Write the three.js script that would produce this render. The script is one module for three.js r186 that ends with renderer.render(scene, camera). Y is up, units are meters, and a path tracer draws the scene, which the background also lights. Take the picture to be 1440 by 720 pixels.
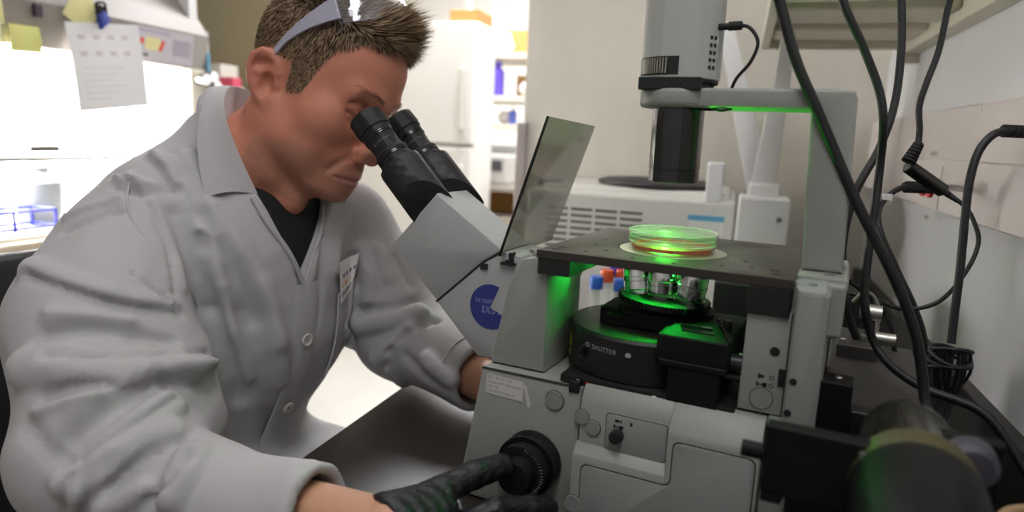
import * as THREE from 'three';
import { RoundedBoxGeometry } from 'three/addons/geometries/RoundedBoxGeometry.js';
import { mergeGeometries, mergeVertices, toCreasedNormals } from 'three/addons/utils/BufferGeometryUtils.js';
import { RectAreaLightUniformsLib } from 'three/addons/lights/RectAreaLightUniformsLib.js';

// ---------------------------------------------------------------- camera, light, exposure
const scene = new THREE.Scene();
scene.background = new THREE.Color(0x000000);
const renderer = new THREE.WebGLRenderer({ antialias: true });
renderer.toneMapping = THREE.LinearToneMapping;
renderer.toneMappingExposure = 1.7;
renderer.shadowMap.enabled = true;
const RAD = Math.PI / 180;
const camera = new THREE.PerspectiveCamera(2 * Math.atan(360 / 960) / RAD, 2, 0.02, 40);
camera.rotation.order = 'YXZ';
camera.position.set(0, 1.10, 0);
camera.rotation.set(-9.93 * RAD, 18 * RAD, 2.5 * RAD);
camera.focus = 0.74;
camera.userData.fStop = 3.2;
scene.add(camera);
RectAreaLightUniformsLib.init();

// ceiling fittings: [x, z, width along x, length along z, strength]
const CEILING_Y = 2.62;
const CEILING_LIGHTS = [
  [0, 0.4, 0.3, 1.2, 5.5, 'nearest'],
  [-0.5, -0.95, 0.3, 1.2, 1.6, 'second nearest'],
  [-1.2, -3.15, 0.6, 1.2, 15, 'second farthest'],
  [-1.2, -4.6, 0.6, 1.2, 16, 'farthest'],
];
const HOOD_LIGHT = 255;      // the tube fitting inside the fume hood
const GREEN_SIDE_FILL = 0.035, GREEN_UP = .85, GREEN_BEAM = 120;

// ---------------------------------------------------------------- helpers
let seed = 12345;
const rnd = () => { seed = (seed * 1664525 + 1013904223) >>> 0; return seed / 4294967296; };
const rr = (a, b) => a + (b - a) * rnd();
const V3 = (x, y, z) => new THREE.Vector3(x, y, z);
const used = {};
function numbered(n) { const k = used[n] = (used[n] ?? -1) + 1; return k ? n + '_' + String(k).padStart(3, '0') : n; }
function tag(o, label, category, group, kind) {
  if (label) o.userData.label = label;
  if (category) o.userData.category = category;
  if (group) o.userData.group = group;
  if (kind) o.userData.kind = kind;
  return o;
}
function thing(name, label, category, pos = [0, 0, 0], turn = 0, group) {
  const o = new THREE.Group(); o.name = numbered(name); scene.add(o);
  o.position.set(...pos); o.rotation.y = turn;
  return tag(o, label, category, group);
}
const merged = gs => {
  if (!Array.isArray(gs)) return gs;
  if (gs.length === 1) return gs[0];
  const l = gs.map(g => { const h = g.index ? g.toNonIndexed() : g; for (const k of Object.keys(h.attributes)) if (!['position', 'normal', 'uv'].includes(k)) h.deleteAttribute(k);
    if (!h.attributes.uv) h.setAttribute('uv', new THREE.BufferAttribute(new Float32Array(h.attributes.position.count * 2), 2)); return h; });
  return mergeGeometries(l);
};
function part(name, geo, mat, parent, label, kind) {
  const m = new THREE.Mesh(merged(geo), mat); m.name = name; m.castShadow = m.receiveShadow = true; parent.add(m);
  if (label) m.userData.label = label;
  if (kind) m.userData.kind = kind;
  return m;
}
// every geometry of a list as a part of its own
function parts(name, geos, mat, parent, label) { for (const g of geos) part(name, g, mat, parent, label); }
function solo(name, geo, mat, label, category, group, kind) {
  const m = new THREE.Mesh(merged(geo), mat); m.name = numbered(name); m.castShadow = m.receiveShadow = true; scene.add(m);
  return tag(m, label, category, group, kind);
}
function struct(name, geo, mat, parent = scene) { const m = part(name, geo, mat, parent); if (parent === scene) m.userData.kind = 'structure'; return m; }
function box(w, h, d, x = 0, y = 0, z = 0, r = 0, seg = 2) {
  const g = r > 0 ? new RoundedBoxGeometry(w, h, d, seg, Math.min(r, w / 2.01, h / 2.01, d / 2.01)) : new THREE.BoxGeometry(w, h, d);
  return g.translate(x, y, z);
}
// a box given by its low and high corners
const span = (x0, x1, y0, y1, z0, z1, r = 0, seg = 2) => box(x1 - x0, y1 - y0, z1 - z0, (x0 + x1) / 2, (y0 + y1) / 2, (z0 + z1) / 2, r, seg);
function poly(pts) { const s = new THREE.Shape(); pts.forEach(([x, y], i) => i ? s.lineTo(x, y) : s.moveTo(x, y)); s.closePath(); return s; }
function roundPoly(pts, r) {
  const s = new THREE.Shape(), n = pts.length;
  for (let i = 0; i < n; i++) {
    const p = new THREE.Vector2(...pts[i]), a = new THREE.Vector2(...pts[(i + n - 1) % n]), b = new THREE.Vector2(...pts[(i + 1) % n]);
    const ra = Math.min(r, p.distanceTo(a) * .45), rb = Math.min(r, p.distanceTo(b) * .45);
    const s0 = p.clone().add(a.sub(p).setLength(ra)), s1 = p.clone().add(b.sub(p).setLength(rb));
    i ? s.lineTo(s0.x, s0.y) : s.moveTo(s0.x, s0.y);
    s.quadraticCurveTo(p.x, p.y, s1.x, s1.y);
  }
  s.closePath(); return s;
}
// an outline in the x-y plane given depth from z0 to z1
function slab(shape, z0, z1, bevel = 0.002, seg = 2) {
  if (Array.isArray(shape)) shape = poly(shape);
  const b = Math.min(bevel, (z1 - z0) / 2.01);
  const g = new THREE.ExtrudeGeometry(shape, { depth: z1 - z0 - 2 * b, bevelEnabled: b > 0, bevelThickness: b, bevelSize: b, bevelOffset: -b, bevelSegments: seg, curveSegments: 16 });
  return toCreasedNormals(g, 0.6).translate(0, 0, z0 + b);
}
const flat = g => g.rotateX(-Math.PI / 2);       // x-y outline laid down: y becomes -z
const cyl = (r, h, x, y, z, seg = 40, r2 = r) => new THREE.CylinderGeometry(r2, r, h, seg).translate(x, y, z);
const cylZ = (r, d, x, y, z, seg = 40, r2 = r) => new THREE.CylinderGeometry(r2, r, d, seg).rotateX(Math.PI / 2).translate(x, y, z);
const lathe = (pts, seg = 64) => toCreasedNormals(new THREE.LatheGeometry(pts.map(p => new THREE.Vector2(...p)), seg), 0.5);
function aim(g, from, to) {     // a y-axis shape put at 'from' pointing at 'to'
  const d = V3(...to).sub(V3(...from)).normalize();
  return g.applyQuaternion(new THREE.Quaternion().setFromUnitVectors(V3(0, 1, 0), d)).translate(...from);
}
const tube = (pts, r, seg = 60, rad = 10) => new THREE.TubeGeometry(new THREE.CatmullRomCurve3(pts.map(p => V3(...p)), false, 'centripetal'), seg, r, rad, false);

// ---------------------------------------------------------------- textures and materials
function hash(x, y, s) { let h = Math.imul(x, 374761393) + Math.imul(y, 668265263) + Math.imul(s, 974634551); h = Math.imul(h ^ (h >>> 13), 1274126177); return ((h ^ (h >>> 16)) >>> 0) / 4294967296; }
function noiseTexture(n, cells, lo, hi, octaves, s, srgb) {
  const d = new Uint8Array(n * n * 4);
  for (let y = 0; y < n; y++) for (let x = 0; x < n; x++) {
    let v = 0, amp = 1, sum = 0, c = cells;
    for (let o = 0; o < octaves; o++) {
      const fx = x / n * c, fy = y / n * c, ix = Math.floor(fx), iy = Math.floor(fy), tx = fx - ix, ty = fy - iy;
      const sx = tx * tx * (3 - 2 * tx), sy = ty * ty * (3 - 2 * ty), w = q => ((q % c) + c) % c;
      const a = hash(w(ix), w(iy), s + o), b = hash(w(ix + 1), w(iy), s + o), e = hash(w(ix), w(iy + 1), s + o), f = hash(w(ix + 1), w(iy + 1), s + o);
      v += amp * (a + (b - a) * sx + (e - a) * sy + (a - b - e + f) * sx * sy); sum += amp; amp *= .55; c *= 2;
    }
    const k = Math.round(lo + (hi - lo) * v / sum), i = (y * n + x) * 4;
    d[i] = d[i + 1] = d[i + 2] = k; d[i + 3] = 255;
  }
  const t = new THREE.DataTexture(d, n, n); t.wrapS = t.wrapT = THREE.RepeatWrapping; t.magFilter = THREE.LinearFilter; t.minFilter = THREE.LinearFilter;
  if (srgb) t.colorSpace = THREE.SRGBColorSpace;
  t.needsUpdate = true; return t;
}
const rep = (t, x, y = x) => { const c = t.clone(); c.repeat.set(x, y); c.needsUpdate = true; return c; };
const grain = noiseTexture(256, 64, 0, 255, 3, 7);
const cloudy = noiseTexture(256, 6, 0, 255, 5, 21);
const tint = noiseTexture(256, 5, 222, 255, 5, 33, true);
function weaveTexture() {
  const n = 256, d = new Uint8Array(n * n * 4);
  for (let y = 0; y < n; y++) for (let x = 0; x < n; x++) {
    const v = 128 + 60 * Math.sin((x + y) / n * Math.PI * 2 * 32) * .8 + 60 * (hash(x >> 1, y >> 1, 3) - .5), i = (y * n + x) * 4;
    d[i] = d[i + 1] = d[i + 2] = Math.max(0, Math.min(255, v)); d[i + 3] = 255;
  }
  const t = new THREE.DataTexture(d, n, n); t.wrapS = t.wrapT = THREE.RepeatWrapping; t.magFilter = THREE.LinearFilter; t.needsUpdate = true; return t;
}
const weave = weaveTexture();
function canvasTexture(w, h, draw) {
  const c = document.createElement('canvas'); c.width = w; c.height = h; draw(c.getContext('2d'), w, h);
  const t = new THREE.CanvasTexture(c); t.colorSpace = THREE.SRGBColorSpace; return t;
}
const std = (color, roughness = .6, o = {}) => new THREE.MeshStandardMaterial({ color, roughness, ...o });
const phy = (color, roughness = .6, o = {}) => new THREE.MeshPhysicalMaterial({ color, roughness, ...o });
const M = {
  enamel: std('#92948d', .5, { bumpMap: rep(grain, 6), bumpScale: .00015 }),
  enamelLit: std('#a9aaa8', .5, { bumpMap: rep(grain, 6), bumpScale: .00015 }),  // lighter copy of enamel: glow from the white sleeve put into the colour
  enamelPanel: std('#8b8f8a', .55, { bumpMap: rep(grain, 6), bumpScale: .00015 }),
  enamelWhite: std('#b2b4ae', .45),
  black: std('#121212', .5), blackSatin: std('#161616', .36), blackMatte: std('#191919', .75), blackGloss: phy('#0b0b0d', .22, { clearcoat: .4 }),
  blackDeep: phy('#0d0d0d', .6, { specularIntensity: .45 }),
  rubber: std('#101010', .65), cable: std('#121214', .5),
  stage: std('#322d26', .36, { bumpMap: rep(grain, 8), bumpScale: .00005 }),
  turretTop: std('#2a2722', .42),
  chrome: std('#dcdcdc', .12, { metalness: 1 }), steel: std('#b9b9b9', .32, { metalness: 1 }), aluminium: std('#b5b3ac', .42, { metalness: 1 }),
  darkMetal: std('#3a3a3a', .3, { metalness: .9 }),
  white: std('#e6e5e0', .5), offWhite: std('#dad8cf', .5), plasticWhite: std('#e9e9e6', .4),
  beigeWall: std('#e0dacc', .85, { map: tint, bumpMap: rep(cloudy, 8), bumpScale: .0006 }),
  whiteWall: std('#e4e3e3', .6, { bumpMap: rep(cloudy, 6), bumpScale: .0004 }),
  glossWall: phy('#dedede', .28),
  raceway: std('#dad2cc', .5), shelfMetal: std('#d8d2bf', .5), shelfDark: std('#cfc6ac', .5),
  bench: std('#292420', .42, { bumpMap: rep(grain, 10), bumpScale: .0001 }),
  floor: std('#dcdad3', .5, { map: rep(tint, 3) }),
  cream: std('#e8e2cf', .55), hoodGrey: std('#8f8880', .5),
  cardboard: std('#b98a4f', .85), wood: std('#c99a5c', .6),
  paper: std('#e3e3e1', .9), note: std('#d9d49a', .9), noteBright: std('#d3d383', .9),
  blue: std('#2a62c0', .45), navy: std('#2e3f9a', .5), orange: std('#d9552a', .45), red: std('#c8281c', .45), purple: std('#5b48b8', .5), pink: std('#d88ac0', .5), cyan: std('#5fa8c8', .5),
  glass: phy('#ffffff', .02, { transmission: 1, thickness: 0, ior: 1.45 }),
  clearPlastic: phy('#fafafa', .04, { transmission: .97, thickness: 0, ior: 1.5 }),
  tubePlastic: phy('#eef0ee', .4, { transmission: .55, thickness: 0 }),
};
const bench_top = 0.711, WALL_X = 0.31, BACK_Z = -1.85;

// ---------------------------------------------------------------- the room
struct('floor', span(-3.2, .5, -.1, 0, -6.2, 2.2), M.floor);
struct('ceiling', span(-3.2, .5, 2.7, 2.8, -6.2, 2.2), std('#e8e6e0', .9));
struct('wall_right', span(WALL_X, .5, 0, 2.7, BACK_Z, 2.2), M.whiteWall);
struct('wall_partition', span(-.585, .5, 0, 2.7, BACK_Z - .16, BACK_Z, .004), M.beigeWall);
struct('wall_far', span(-3.2, .5, 0, 2.7, -6.2, -6.05), std('#efeeea', .8));
struct('wall_left', span(-3.2, -3.05, 0, 2.7, -6.2, 2.2), M.beigeWall);
struct('wall_behind_camera', span(-3.2, .5, 0, 2.7, 2.05, 2.2), M.whiteWall);
struct('wall_far_right', span(.31, .5, 0, 2.7, -6.2, BACK_Z - .16), M.whiteWall);
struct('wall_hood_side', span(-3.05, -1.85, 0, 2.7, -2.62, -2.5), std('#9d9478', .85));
struct('trim_1', span(-.6, -.57, 0, 1.14, BACK_Z - .165, BACK_Z + .012, .003), std('#9c938f', .4, { metalness: .3 }));

for (const [x, z, w, l, s, which] of CEILING_LIGHTS) {
  const t = thing('ceiling_light', `${which} white fluorescent panel in the ceiling over the aisle`, 'light', [x, CEILING_Y, z]);
  part('frame', [span(-w / 2 - .04, w / 2 + .04, .02, .08, -l / 2 - .04, l / 2 + .04, .01)], M.white, t);
  part('diffuser', span(-w / 2, w / 2, .005, .02, -l / 2, l / 2), std('#ffffff', .6, { emissive: '#fcfbff', emissiveIntensity: 2.2 }), t);
  const q = new THREE.RectAreaLight('#fcfbff', s, w, l); q.position.set(x, CEILING_Y - .004, z); q.rotation.x = -Math.PI / 2; scene.add(q);
}

// bench
solo('workbench', span(-.465, WALL_X, bench_top - .032, bench_top, BACK_Z, 1.2, .004), M.bench, 'black epoxy worktop of the bench under the microscope', 'bench');
solo('backsplash', span(WALL_X - .02, WALL_X, bench_top, bench_top + .105, BACK_Z, 1.2, .003), std('#2b2927', .5), 'black curb along the back of the bench against the white wall', 'backsplash');
{
  const t = thing('base_cabinet', 'white base cabinet carrying the black bench top', 'cabinet', [0, 0, 0]);
  part('carcass', span(-.1, WALL_X - .01, .1, bench_top - .033, BACK_Z + .01, 1.15), M.offWhite, t);
  part('end_panel', span(-.42, -.1, 0, bench_top - .033, BACK_Z + .01, BACK_Z + .04), M.offWhite, t);
  part('plinth', span(-.04, WALL_X - .01, 0, .1, BACK_Z + .01, 1.15), M.blackMatte, t);
}

// glossy wall sheet between bench and raceway, then the raceway itself with covers of its own
struct('wall_sheet', span(WALL_X - .004, WALL_X, bench_top + .1, 1.02, BACK_Z, 1.2), M.glossWall);
{
  const t = thing('raceway', 'beige two channel wiring raceway on the right wall above the bench', 'raceway', [WALL_X, 1.015, 0]);
  part('channel', span(-.018, 0, 0, .155, BACK_Z, 1.2, .002), M.raceway, t);
  const cuts = [[BACK_Z + .002, -1.052], [-1.049, -.25], [-.247, .6]];
  for (const [a, b] of cuts) { part('cover', span(-.0205, -.017, .0785, .153, a, b, .001), M.raceway, t); part('cover', span(-.0205, -.017, .002, .0765, a, b, .001), M.raceway, t); }
}
{
  const t = thing('power_outlet', 'duplex outlet with two red sockets in the lower raceway channel', 'outlet', [WALL_X - .0205, 1.05, -1.245]);
  part('plate', span(-.002, 0, -.034, .034, -.06, .06, .001), M.raceway, t);
  for (const z of [-.022, .022]) {
    const s = part('socket', new THREE.CylinderGeometry(.0165, .0165, .006, 28).rotateZ(Math.PI / 2).translate(-.004, 0, z), M.red, t, 'round red socket');
    part('slots', [span(-.0078, -.0068, .003, .011, z - .006, z - .004), span(-.0078, -.0068, .003, .011, z + .004, z + .006), span(-.0078, -.0068, -.01, -.006, z - .002, z + .002)], M.black, s);
  }
  const lab = canvasTexture(256, 48, (c, w, h) => { c.fillStyle = '#cfc6ba'; c.fillRect(0, 0, w, h); c.fillStyle = '#777'; c.font = 'bold 34px sans-serif'; c.fillText('EMERGENCY', 18, 36); });
  part('label', new THREE.PlaneGeometry(.05, .0095).rotateY(-Math.PI / 2).translate(-.0012, .052, .0), std('#ffffff', .7, { map: lab }), t);
  part('label', new THREE.PlaneGeometry(.03, .007).rotateY(-Math.PI / 2).translate(-.0012, -.048, .01), std('#ffffff', .7, { map: lab }), t);
}

// wall shelf over the bench
{
  const t = thing('wall_shelf', 'grey-beige steel shelf on the right wall above the bench', 'shelf', [0, 1.303, 0]);
  part('deck', span(.02, WALL_X, .02, .03, -1.585, -.975), M.shelfDark, t);
  part('front_rail', [span(.018, .034, 0, .035, -1.585, -.975, .002)], M.shelfMetal, t);
  part('end_rail', span(.03, WALL_X, 0, .03, -1.585, -1.57, .002), M.shelfMetal, t);
  part('back_rail', [span(WALL_X - .03, WALL_X - .001, -.012, .022, -1.6, -.975, .002)], M.shelfMetal, t);
  for (const z of [-1.42, -1.23, -1.05]) part('rib', span(.035, WALL_X - .03, .004, .02, z - .06, z + .06, .006), M.shelfMetal, t);
  part('bracket', [span(WALL_X - .03, WALL_X - .001, -.03, 0, -1.56, -1.545)], M.shelfMetal, t);
}

// ---------------------------------------------------------------- the microscope; x along its length, z towards the near side, y from the bench top
const MIC = { pos: [-.058, bench_top, -.718], turn: -8.2 * RAD };
const micro = thing('microscope', 'pale grey inverted microscope with black stage and binocular head on the black bench', 'microscope', MIC.pos, MIC.turn);
const S = .28;                                    // height of the stage surface over the bench
const AX = -.005;                                 // optical axis
const lift = pts => pts.map(([x, y]) => [x, y + S]);
{
  const t = micro, m = M.enamel;
  // base and uprights
  part('base', [slab(lift([[-.192, -.278], [-.166, -.131], [-.055, -.131], [-.055, -.278]]), -.1, .1, .003)], m, t);
  part('upright', [
    slab(lift([[-.1665, -.1295], [-.149, -.045], [-.134, -.014], [-.116, -.0095], [-.106, -.012], [-.104, -.045], [-.104, -.1295]]), .0, .082, .003),
    slab(lift([[-.175, -.1295], [-.155, -.045], [-.138, -.014], [-.118, -.014], [-.132, -.06], [-.132, -.1295]]), -.09, -.0005, .003)], m, t);
  part('upright_cap', cyl(.011, .004, -.128, S - .009, .05, 32), m, t);
  part('base_core', span(-.056, .115, .002, S - .126, -.1, .088, .003), m, t);
  // the proud front with its bevelled top edge, a recess for the switch panel and a door
  const prof = (x0, x1, pts) => { const g = slab(pts.map(([z, y]) => [-z, y + S]), x0, x1, .0015); return g.rotateY(Math.PI / 2); };   // profile in z-y swept along x
  const P0 = [[.085, -.125], [.094, -.126], [.1, -.131], [.114, -.147], [.1155, -.152]];
  part('front_casing', [
    prof(-.053, .036, [[.085, -.125], [.094, -.126], [.098, -.130], [.1035, -.1435], [.1045, -.147], [.1045, -.19], [.085, -.19]]),
    prof(-.055, .0365, [[.085, -.183], [.1045, -.183], [.1145, -.192], [.1155, -.196], [.1155, -.278], [.085, -.278]]),
    prof(.0355, .1155, [...P0, [.1155, -.278], [.085, -.278]])], m, t);
  part('door', slab(roundPoly(lift([[-.044, -.276], [-.044, -.2], [.042, -.2], [.042, -.156], [.112, -.156], [.112, -.276]]), .008), .1157, .1168, .0006), M.enamelPanel, t);
  part('seam', [slab(roundPoly(lift([[-.0452, -.2765], [-.0452, -.1988], [.0408, -.1988], [.0408, -.1548], [.1132, -.1548], [.1132, -.2765]]), .008), .1150, .1158, 0),
    span(-.1655, -.056, S - .1315, S - .1293, .0985, .1, 0)], std('#3c3d3a', .8), t);
  const sp = part('switch_panel', slab(roundPoly(lift([[-.0255, -.184], [-.0255, -.1475], [.033, -.1475], [.033, -.184]]), .004), .1046, .1058, .0005), M.enamelPanel, t);
  part('panel_edge', slab(roundPoly(lift([[-.0265, -.185], [-.0265, -.1465], [.034, -.1465], [.034, -.185]]), .0045), .1043, .1048, 0), std('#5c5f5a', .8), t);
  part('knob', [cylZ(.0062, .009, -.0135, S - .1665, .110, 28), cylZ(.0056, .002, -.0135, S - .1665, .1152, 28)], M.blackMatte, sp, 'small black push knob');
  part('pictogram', [span(-.017, -.0125, S - .154, S - .1515, .1058, .1061), span(-.0115, -.0105, S - .1545, S - .151, .1058, .1061), span(-.018, -.0165, S - .1605, S - .1565, .1058, .1061), span(-.0165, -.0125, S - .159, S - .158, .1058, .1061), span(-.0125, -.0085, S - .1605, S - .157, .1058, .1061), span(-.002, .0002, S - .155, S - .1515, .1058, .1061)], M.black, sp);
  for (const [x, y, z, r] of [[-.0385, -.1655, .1047, .0075], [-.0505, -.157, .1047, .0075], [-.082, -.1485, .1002, .0098], [-.0505, -.243, .1157, .009]])
    part('plug', [cylZ(r, .0022, x, S + y, z + .0009, 36, r * .96)], M.enamelPanel, t);
  for (const [x, y, z, r] of [[-.0385, -.1655, .1045, .0079], [-.0505, -.157, .1045, .0079], [-.082, -.1485, .1, .0104], [-.0505, -.243, .1155, .0095]])
    part('plug_ring', cylZ(r, .0012, x, S + y, z + .0003, 36), std('#4b4d49', .8), t);
  // inventory sticker
  const st = canvasTexture(512, 230, (c, w, h) => { c.fillStyle = '#c9c8c2'; c.fillRect(0, 0, w, h); c.fillStyle = '#55565a'; c.font = '40px sans-serif'; ['007-..-04 -71-11.60', 'Olympus IX51 Microscope', '120v  60z', 'SCIENTIFIC/CLINICAL'].forEach((s, i) => c.fillText(s, 14, 50 + i * 52)); });
  part('sticker', new THREE.PlaneGeometry(.043, .0215).rotateZ(-.03).translate(-.1385, S - .1465, .1006), std('#ffffff', .6, { map: st }), t, 'paper inventory sticker with four lines of print');
  part('sticker_tail', slab([[-.117, S - .1395], [-.1135, S - .141], [-.1075, S - .161], [-.111, S - .163]], .1002, .1008, 0), std('#c6c5be', .5), t);

  // right upright, lower body and lamp pillar
  part('rear_upright', [slab(lift([[.089, -.1225], [.0895, -.03], [.126, -.03], [.126, -.1225]]), -.09, .088, .002)], m, t);
  part('rear_body', [span(.116, .139, .002, S - .1235, -.1, .1005, .002), span(.115, .155, S - .14, S - .004, -.09, .06, .003), span(.115, .165, S - .05, S - .004, -.09, .07, .003)], m, t);
  part('seam', [span(.1255, .1268, S - .12, S - .03, .0875, .0886), span(.1155, .1165, .002, S - .124, .1, .1012)], std('#3c3d3a', .8), t);
  part('rear_cover', slab(lift([[.1275, -.19], [.1275, -.0035], [.150, -.0035], [.154, -.008], [.154, -.19]]), .02, .105, .006, 3), M.enamelPanel, t);
  part('cover_screw', cyl(.0035, .001, .139, S - .003, .085, 20), M.steel, t);
  part('plug', cylZ(.0095, .0022, .1085, S - .109, .0889, 36, .0092), M.enamelPanel, t);
  part('plug_ring', cylZ(.0101, .0012, .1085, S - .109, .0883, 36), std('#4b4d49', .8), t);
  part('port_hole', [cylZ(.0042, .002, .1155, S - .065, .0876, 28)], M.black, t);
  part('slot', [span(.1205, .1275, S - .0955, S - .0795, .0878, .0892)], M.black, t);
  parts('screw_hole', [cylZ(.003, .002, .1335, S - .0835, .1046, 20), cylZ(.003, .002, .132, S - .1115, .1046, 20), cylZ(.003, .0025, .132, S - .19, .1006, 20)], M.black, t);
  part('pictogram', [span(.104, .106, S - .091, S - .087, .0878, .0883), span(.106, .109, S - .0903, S - .0877, .0878, .0883), span(.103, .1045, S - .0985, S - .0945, .0878, .0883), span(.1045, .110, S - .097, S - .096, .0878, .0883), span(.1085, .112, S - .0985, S - .0945, .0878, .0883)], M.black, t);
  for (const y of [-.089, -.0965]) part('pictogram', new THREE.TorusGeometry(.0018, .0003, 6, 20).translate(.1155, S + y, .0881), M.black, t);

  part('lamp_pillar', slab(lift([[-.02, .1435], [.1185, .1435], [.1255, 0], [.160, 0], [.1545, .154], [.1522, .1598], [.1465, .162], [-.02, .162]]), -.031, .031, .0035, 3), m, t);
  part('pillar_foot', [span(.121, .166, S - .012, S - .0005, -.04, .055, .003)], m, t);
  part('foot_screw', cyl(.004, .002, .15, S + .0005, .042, 20), M.steel, t);
  part('arm_ring', slab(new THREE.Shape().absarc(AX, 0, .04, 0, Math.PI * 2), 0, .0185, .004, 3).rotateX(-Math.PI / 2).translate(0, S + .1435, 0), m, t);
  // lamp house on the arm
  part('lamp_mount', [span(AX - .034, AX + .026, S + .1595, S + .1715, -.03, .0375, .001), span(AX - .015, AX + .008, S + .161, S + .1655, .036, .0385)], M.black, t);
  const L = -.0075;
  const lh = part('lamp_house', lathe([[0, S + .17], [.0365, S + .17], [.0385, S + .1715], [.0385, S + .2465], [.0375, S + .2475], [0, S + .2475]].map(p => p), 72).translate(L, 0, 0), M.enamelWhite, t, 'pale grey cylindrical lamp house');
  parts('lamp_ring', [cyl(.0372, .004, L, S + .1695, 0, 64), cyl(.037, .0035, L, S + .249, 0, 64)], M.black, lh);
  part('lamp_top', lathe([[0, S + .25], [.0385, S + .25], [.0385, S + .33], [.03, S + .336], [0, S + .336]], 64).translate(L, 0, 0), M.blackMatte, lh);
  {
    const arc = (r, y0, y1, a0, a1) => new THREE.CylinderGeometry(r, r, y1 - y0, 24, 1, true, a0, a1 - a0).translate(L, (y0 + y1) / 2, 0);
    part('recess', arc(.0389, S + .1735, S + .1905, -1.5, .18), M.blackMatte, lh);
    const ribs = []; for (let a = -.95; a < -.12; a += .075) ribs.push(box(.0016, .0145, .0022, 0, 0, .0392).rotateY(a).translate(L, S + .182, 0));
    part('ribbed_slider', ribs, M.aluminium, lh, 'ribbed silver slider');
    const vents = []; for (let k = 0; k < 5; k++) for (const a of [.98, 1.12]) vents.push(box(.003, .0032, .001, 0, 0, .0386).rotateY(a).translate(L, S + .1815 + k * .0068, 0));
    part('vent_slot', vents, M.black, lh);
  }
  part('lamp_lead', [aim(lathe([[0, 0], [.0032, 0], [.0032, .009], [.0042, .0095], [.0042, .021], [.0028, .022], [0, .022]], 20), [.028, S + .2195, .012], [.06, S + .221, .012]),
    tube([[.045, S + .2203, .012], [.055, S + .219, .013], [.0655, S + .205, .016], [.061, S + .188, .014], [.048, S + .172, .008], [.043, S + .160, .004]], .00165, 50, 8)], M.rubber, t, 'thin black lamp lead looping into the arm');
  part('condenser', lathe([[0, S + .0705], [.0245, S + .0705], [.0252, S + .0715], [.0252, S + .082], [.0247, S + .0825], [.0247, S + .0835], [.0254, S + .084], [.0254, S + .144], [0, S + .144]], 72).translate(AX - .001, 0, 0), M.blackGloss, t, 'glossy black condenser tube');
  part('arm_clip', tube([[.032, S + .1437, .027], [.04, S + .1415, .028], [.05, S + .1437, .027]], .0016, 16, 6), M.black, t);

  // stage
  {
    const sh = poly([[-.1135, -.092], [.1245, -.092], [.1245, .128], [-.1135, .128]]);
    sh.holes.push(new THREE.Path().absarc(0, 0, .0552, 0, Math.PI * 2, true));
    const g = slab(sh, 0, .0085, .0008).rotateX(-Math.PI / 2).translate(0, S - .0085, 0);
    const stage = part('stage', g, M.stage, t, 'flat black stage plate');
    parts('stage_block', [span(-.112, -.078, S - .0245, S - .0085, -.07, .0915, .001), span(.0885, .124, S - .034, S - .0085, -.07, .0915, .001)], M.black, stage);
    const holes = [];
    for (const [x, z] of [[-.098, .062], [-.098, .078], [-.07, .07], [-.055, .05], [-.078, .02], [-.08, -.02], [-.06, -.05], [.06, .06], [.085, .05], [.075, .02], [-.02, .078], [.02, .08], [.105, .055], [.108, .073]]) holes.push(x * x > .0095 ? box(.008, .0006, .0022, x, S + .0001, z).rotateY(0) : cyl(.0019, .0006, x, S + .0001, z, 14));
    parts('screw_hole', holes, M.black, stage);
    const ins = new THREE.Shape().absarc(0, 0, .0548, 0, Math.PI * 2); ins.holes.push(new THREE.Path().absarc(AX, 0, .0145, 0, Math.PI * 2, true));
    part('stage_insert', slab(ins, 0, .003, .0004).rotateX(-Math.PI / 2).translate(0, S - .0028, 0), std('#b9b3a6', .3, { metalness: .75 }), stage, 'satin metal ring in the stage opening');
    part('stage_post', [span(-.128, -.112, S - .03, S - .006, .0, .07, .003)], m, stage);
  }
  // nosepiece with four objectives
  {
    const g = [], n = 72;
    g.push(new THREE.CylinderGeometry(.0462, .0462, .006, n));
    for (let k = 0; k < n; k++) g.push(box(.0022, .0058, .002, 0, 0, .0468).rotateY(k / n * Math.PI * 2));
    const np = part('nosepiece', g.map(q => q.rotateZ(-.055).translate(AX, S - .053, 0)), M.black, t, 'toothed black revolving nosepiece');
    const objective = (x, z, lx, lz) => aim(lathe([[0, 0], [.0165, 0], [.0165, .0035], [.0152, .005], [.0152, .0135], [.0158, .014], [.0158, .018], [.0152, .0185], [.0152, .030], [.0145, .0315], [.0095, .0365], [.0085, .0392], [0, .0392]], 44), [x, S - .0500, z], [x + lx, S - .0500 + .04, z + lz]);
    for (const [x, z, lx, lz] of [[AX - .003, .004, 0, 0], [AX - .0285, -.003, -.006, -.002], [AX + .0265, .006, .006, .002], [AX + .004, -.028, .001, -.006]])
      part('objective', objective(x, z, lx, lz), M.chrome, np, 'chrome objective lens');
    part('nosepiece_base', [cyl(.0497, .013, AX + .003, S - .0672, 0, 56), cyl(.044, .006, AX + .003, S - .0765, 0, 48), span(-.064, -.03, S - .0795, S - .0625, -.02, .032, .002), span(-.055, .03, S - .0785, S - .066, -.03, .044, .002)], M.blackDeep, t);
    part('focus_block', [span(.012, .079, S - .092, S - .066, -.03, .088, .002), span(.017, .078, S - .0935, S - .087, -.02, .0965, .002), span(.018, .078, S - .088, S - .064, .02, .095, .002), span(.026, .073, S - .1285, S - .092, -.02, .0945, .002), span(-.05, .022, S - .0845, S - .0785, -.02, .03, .001)], M.blackDeep, t);
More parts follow.
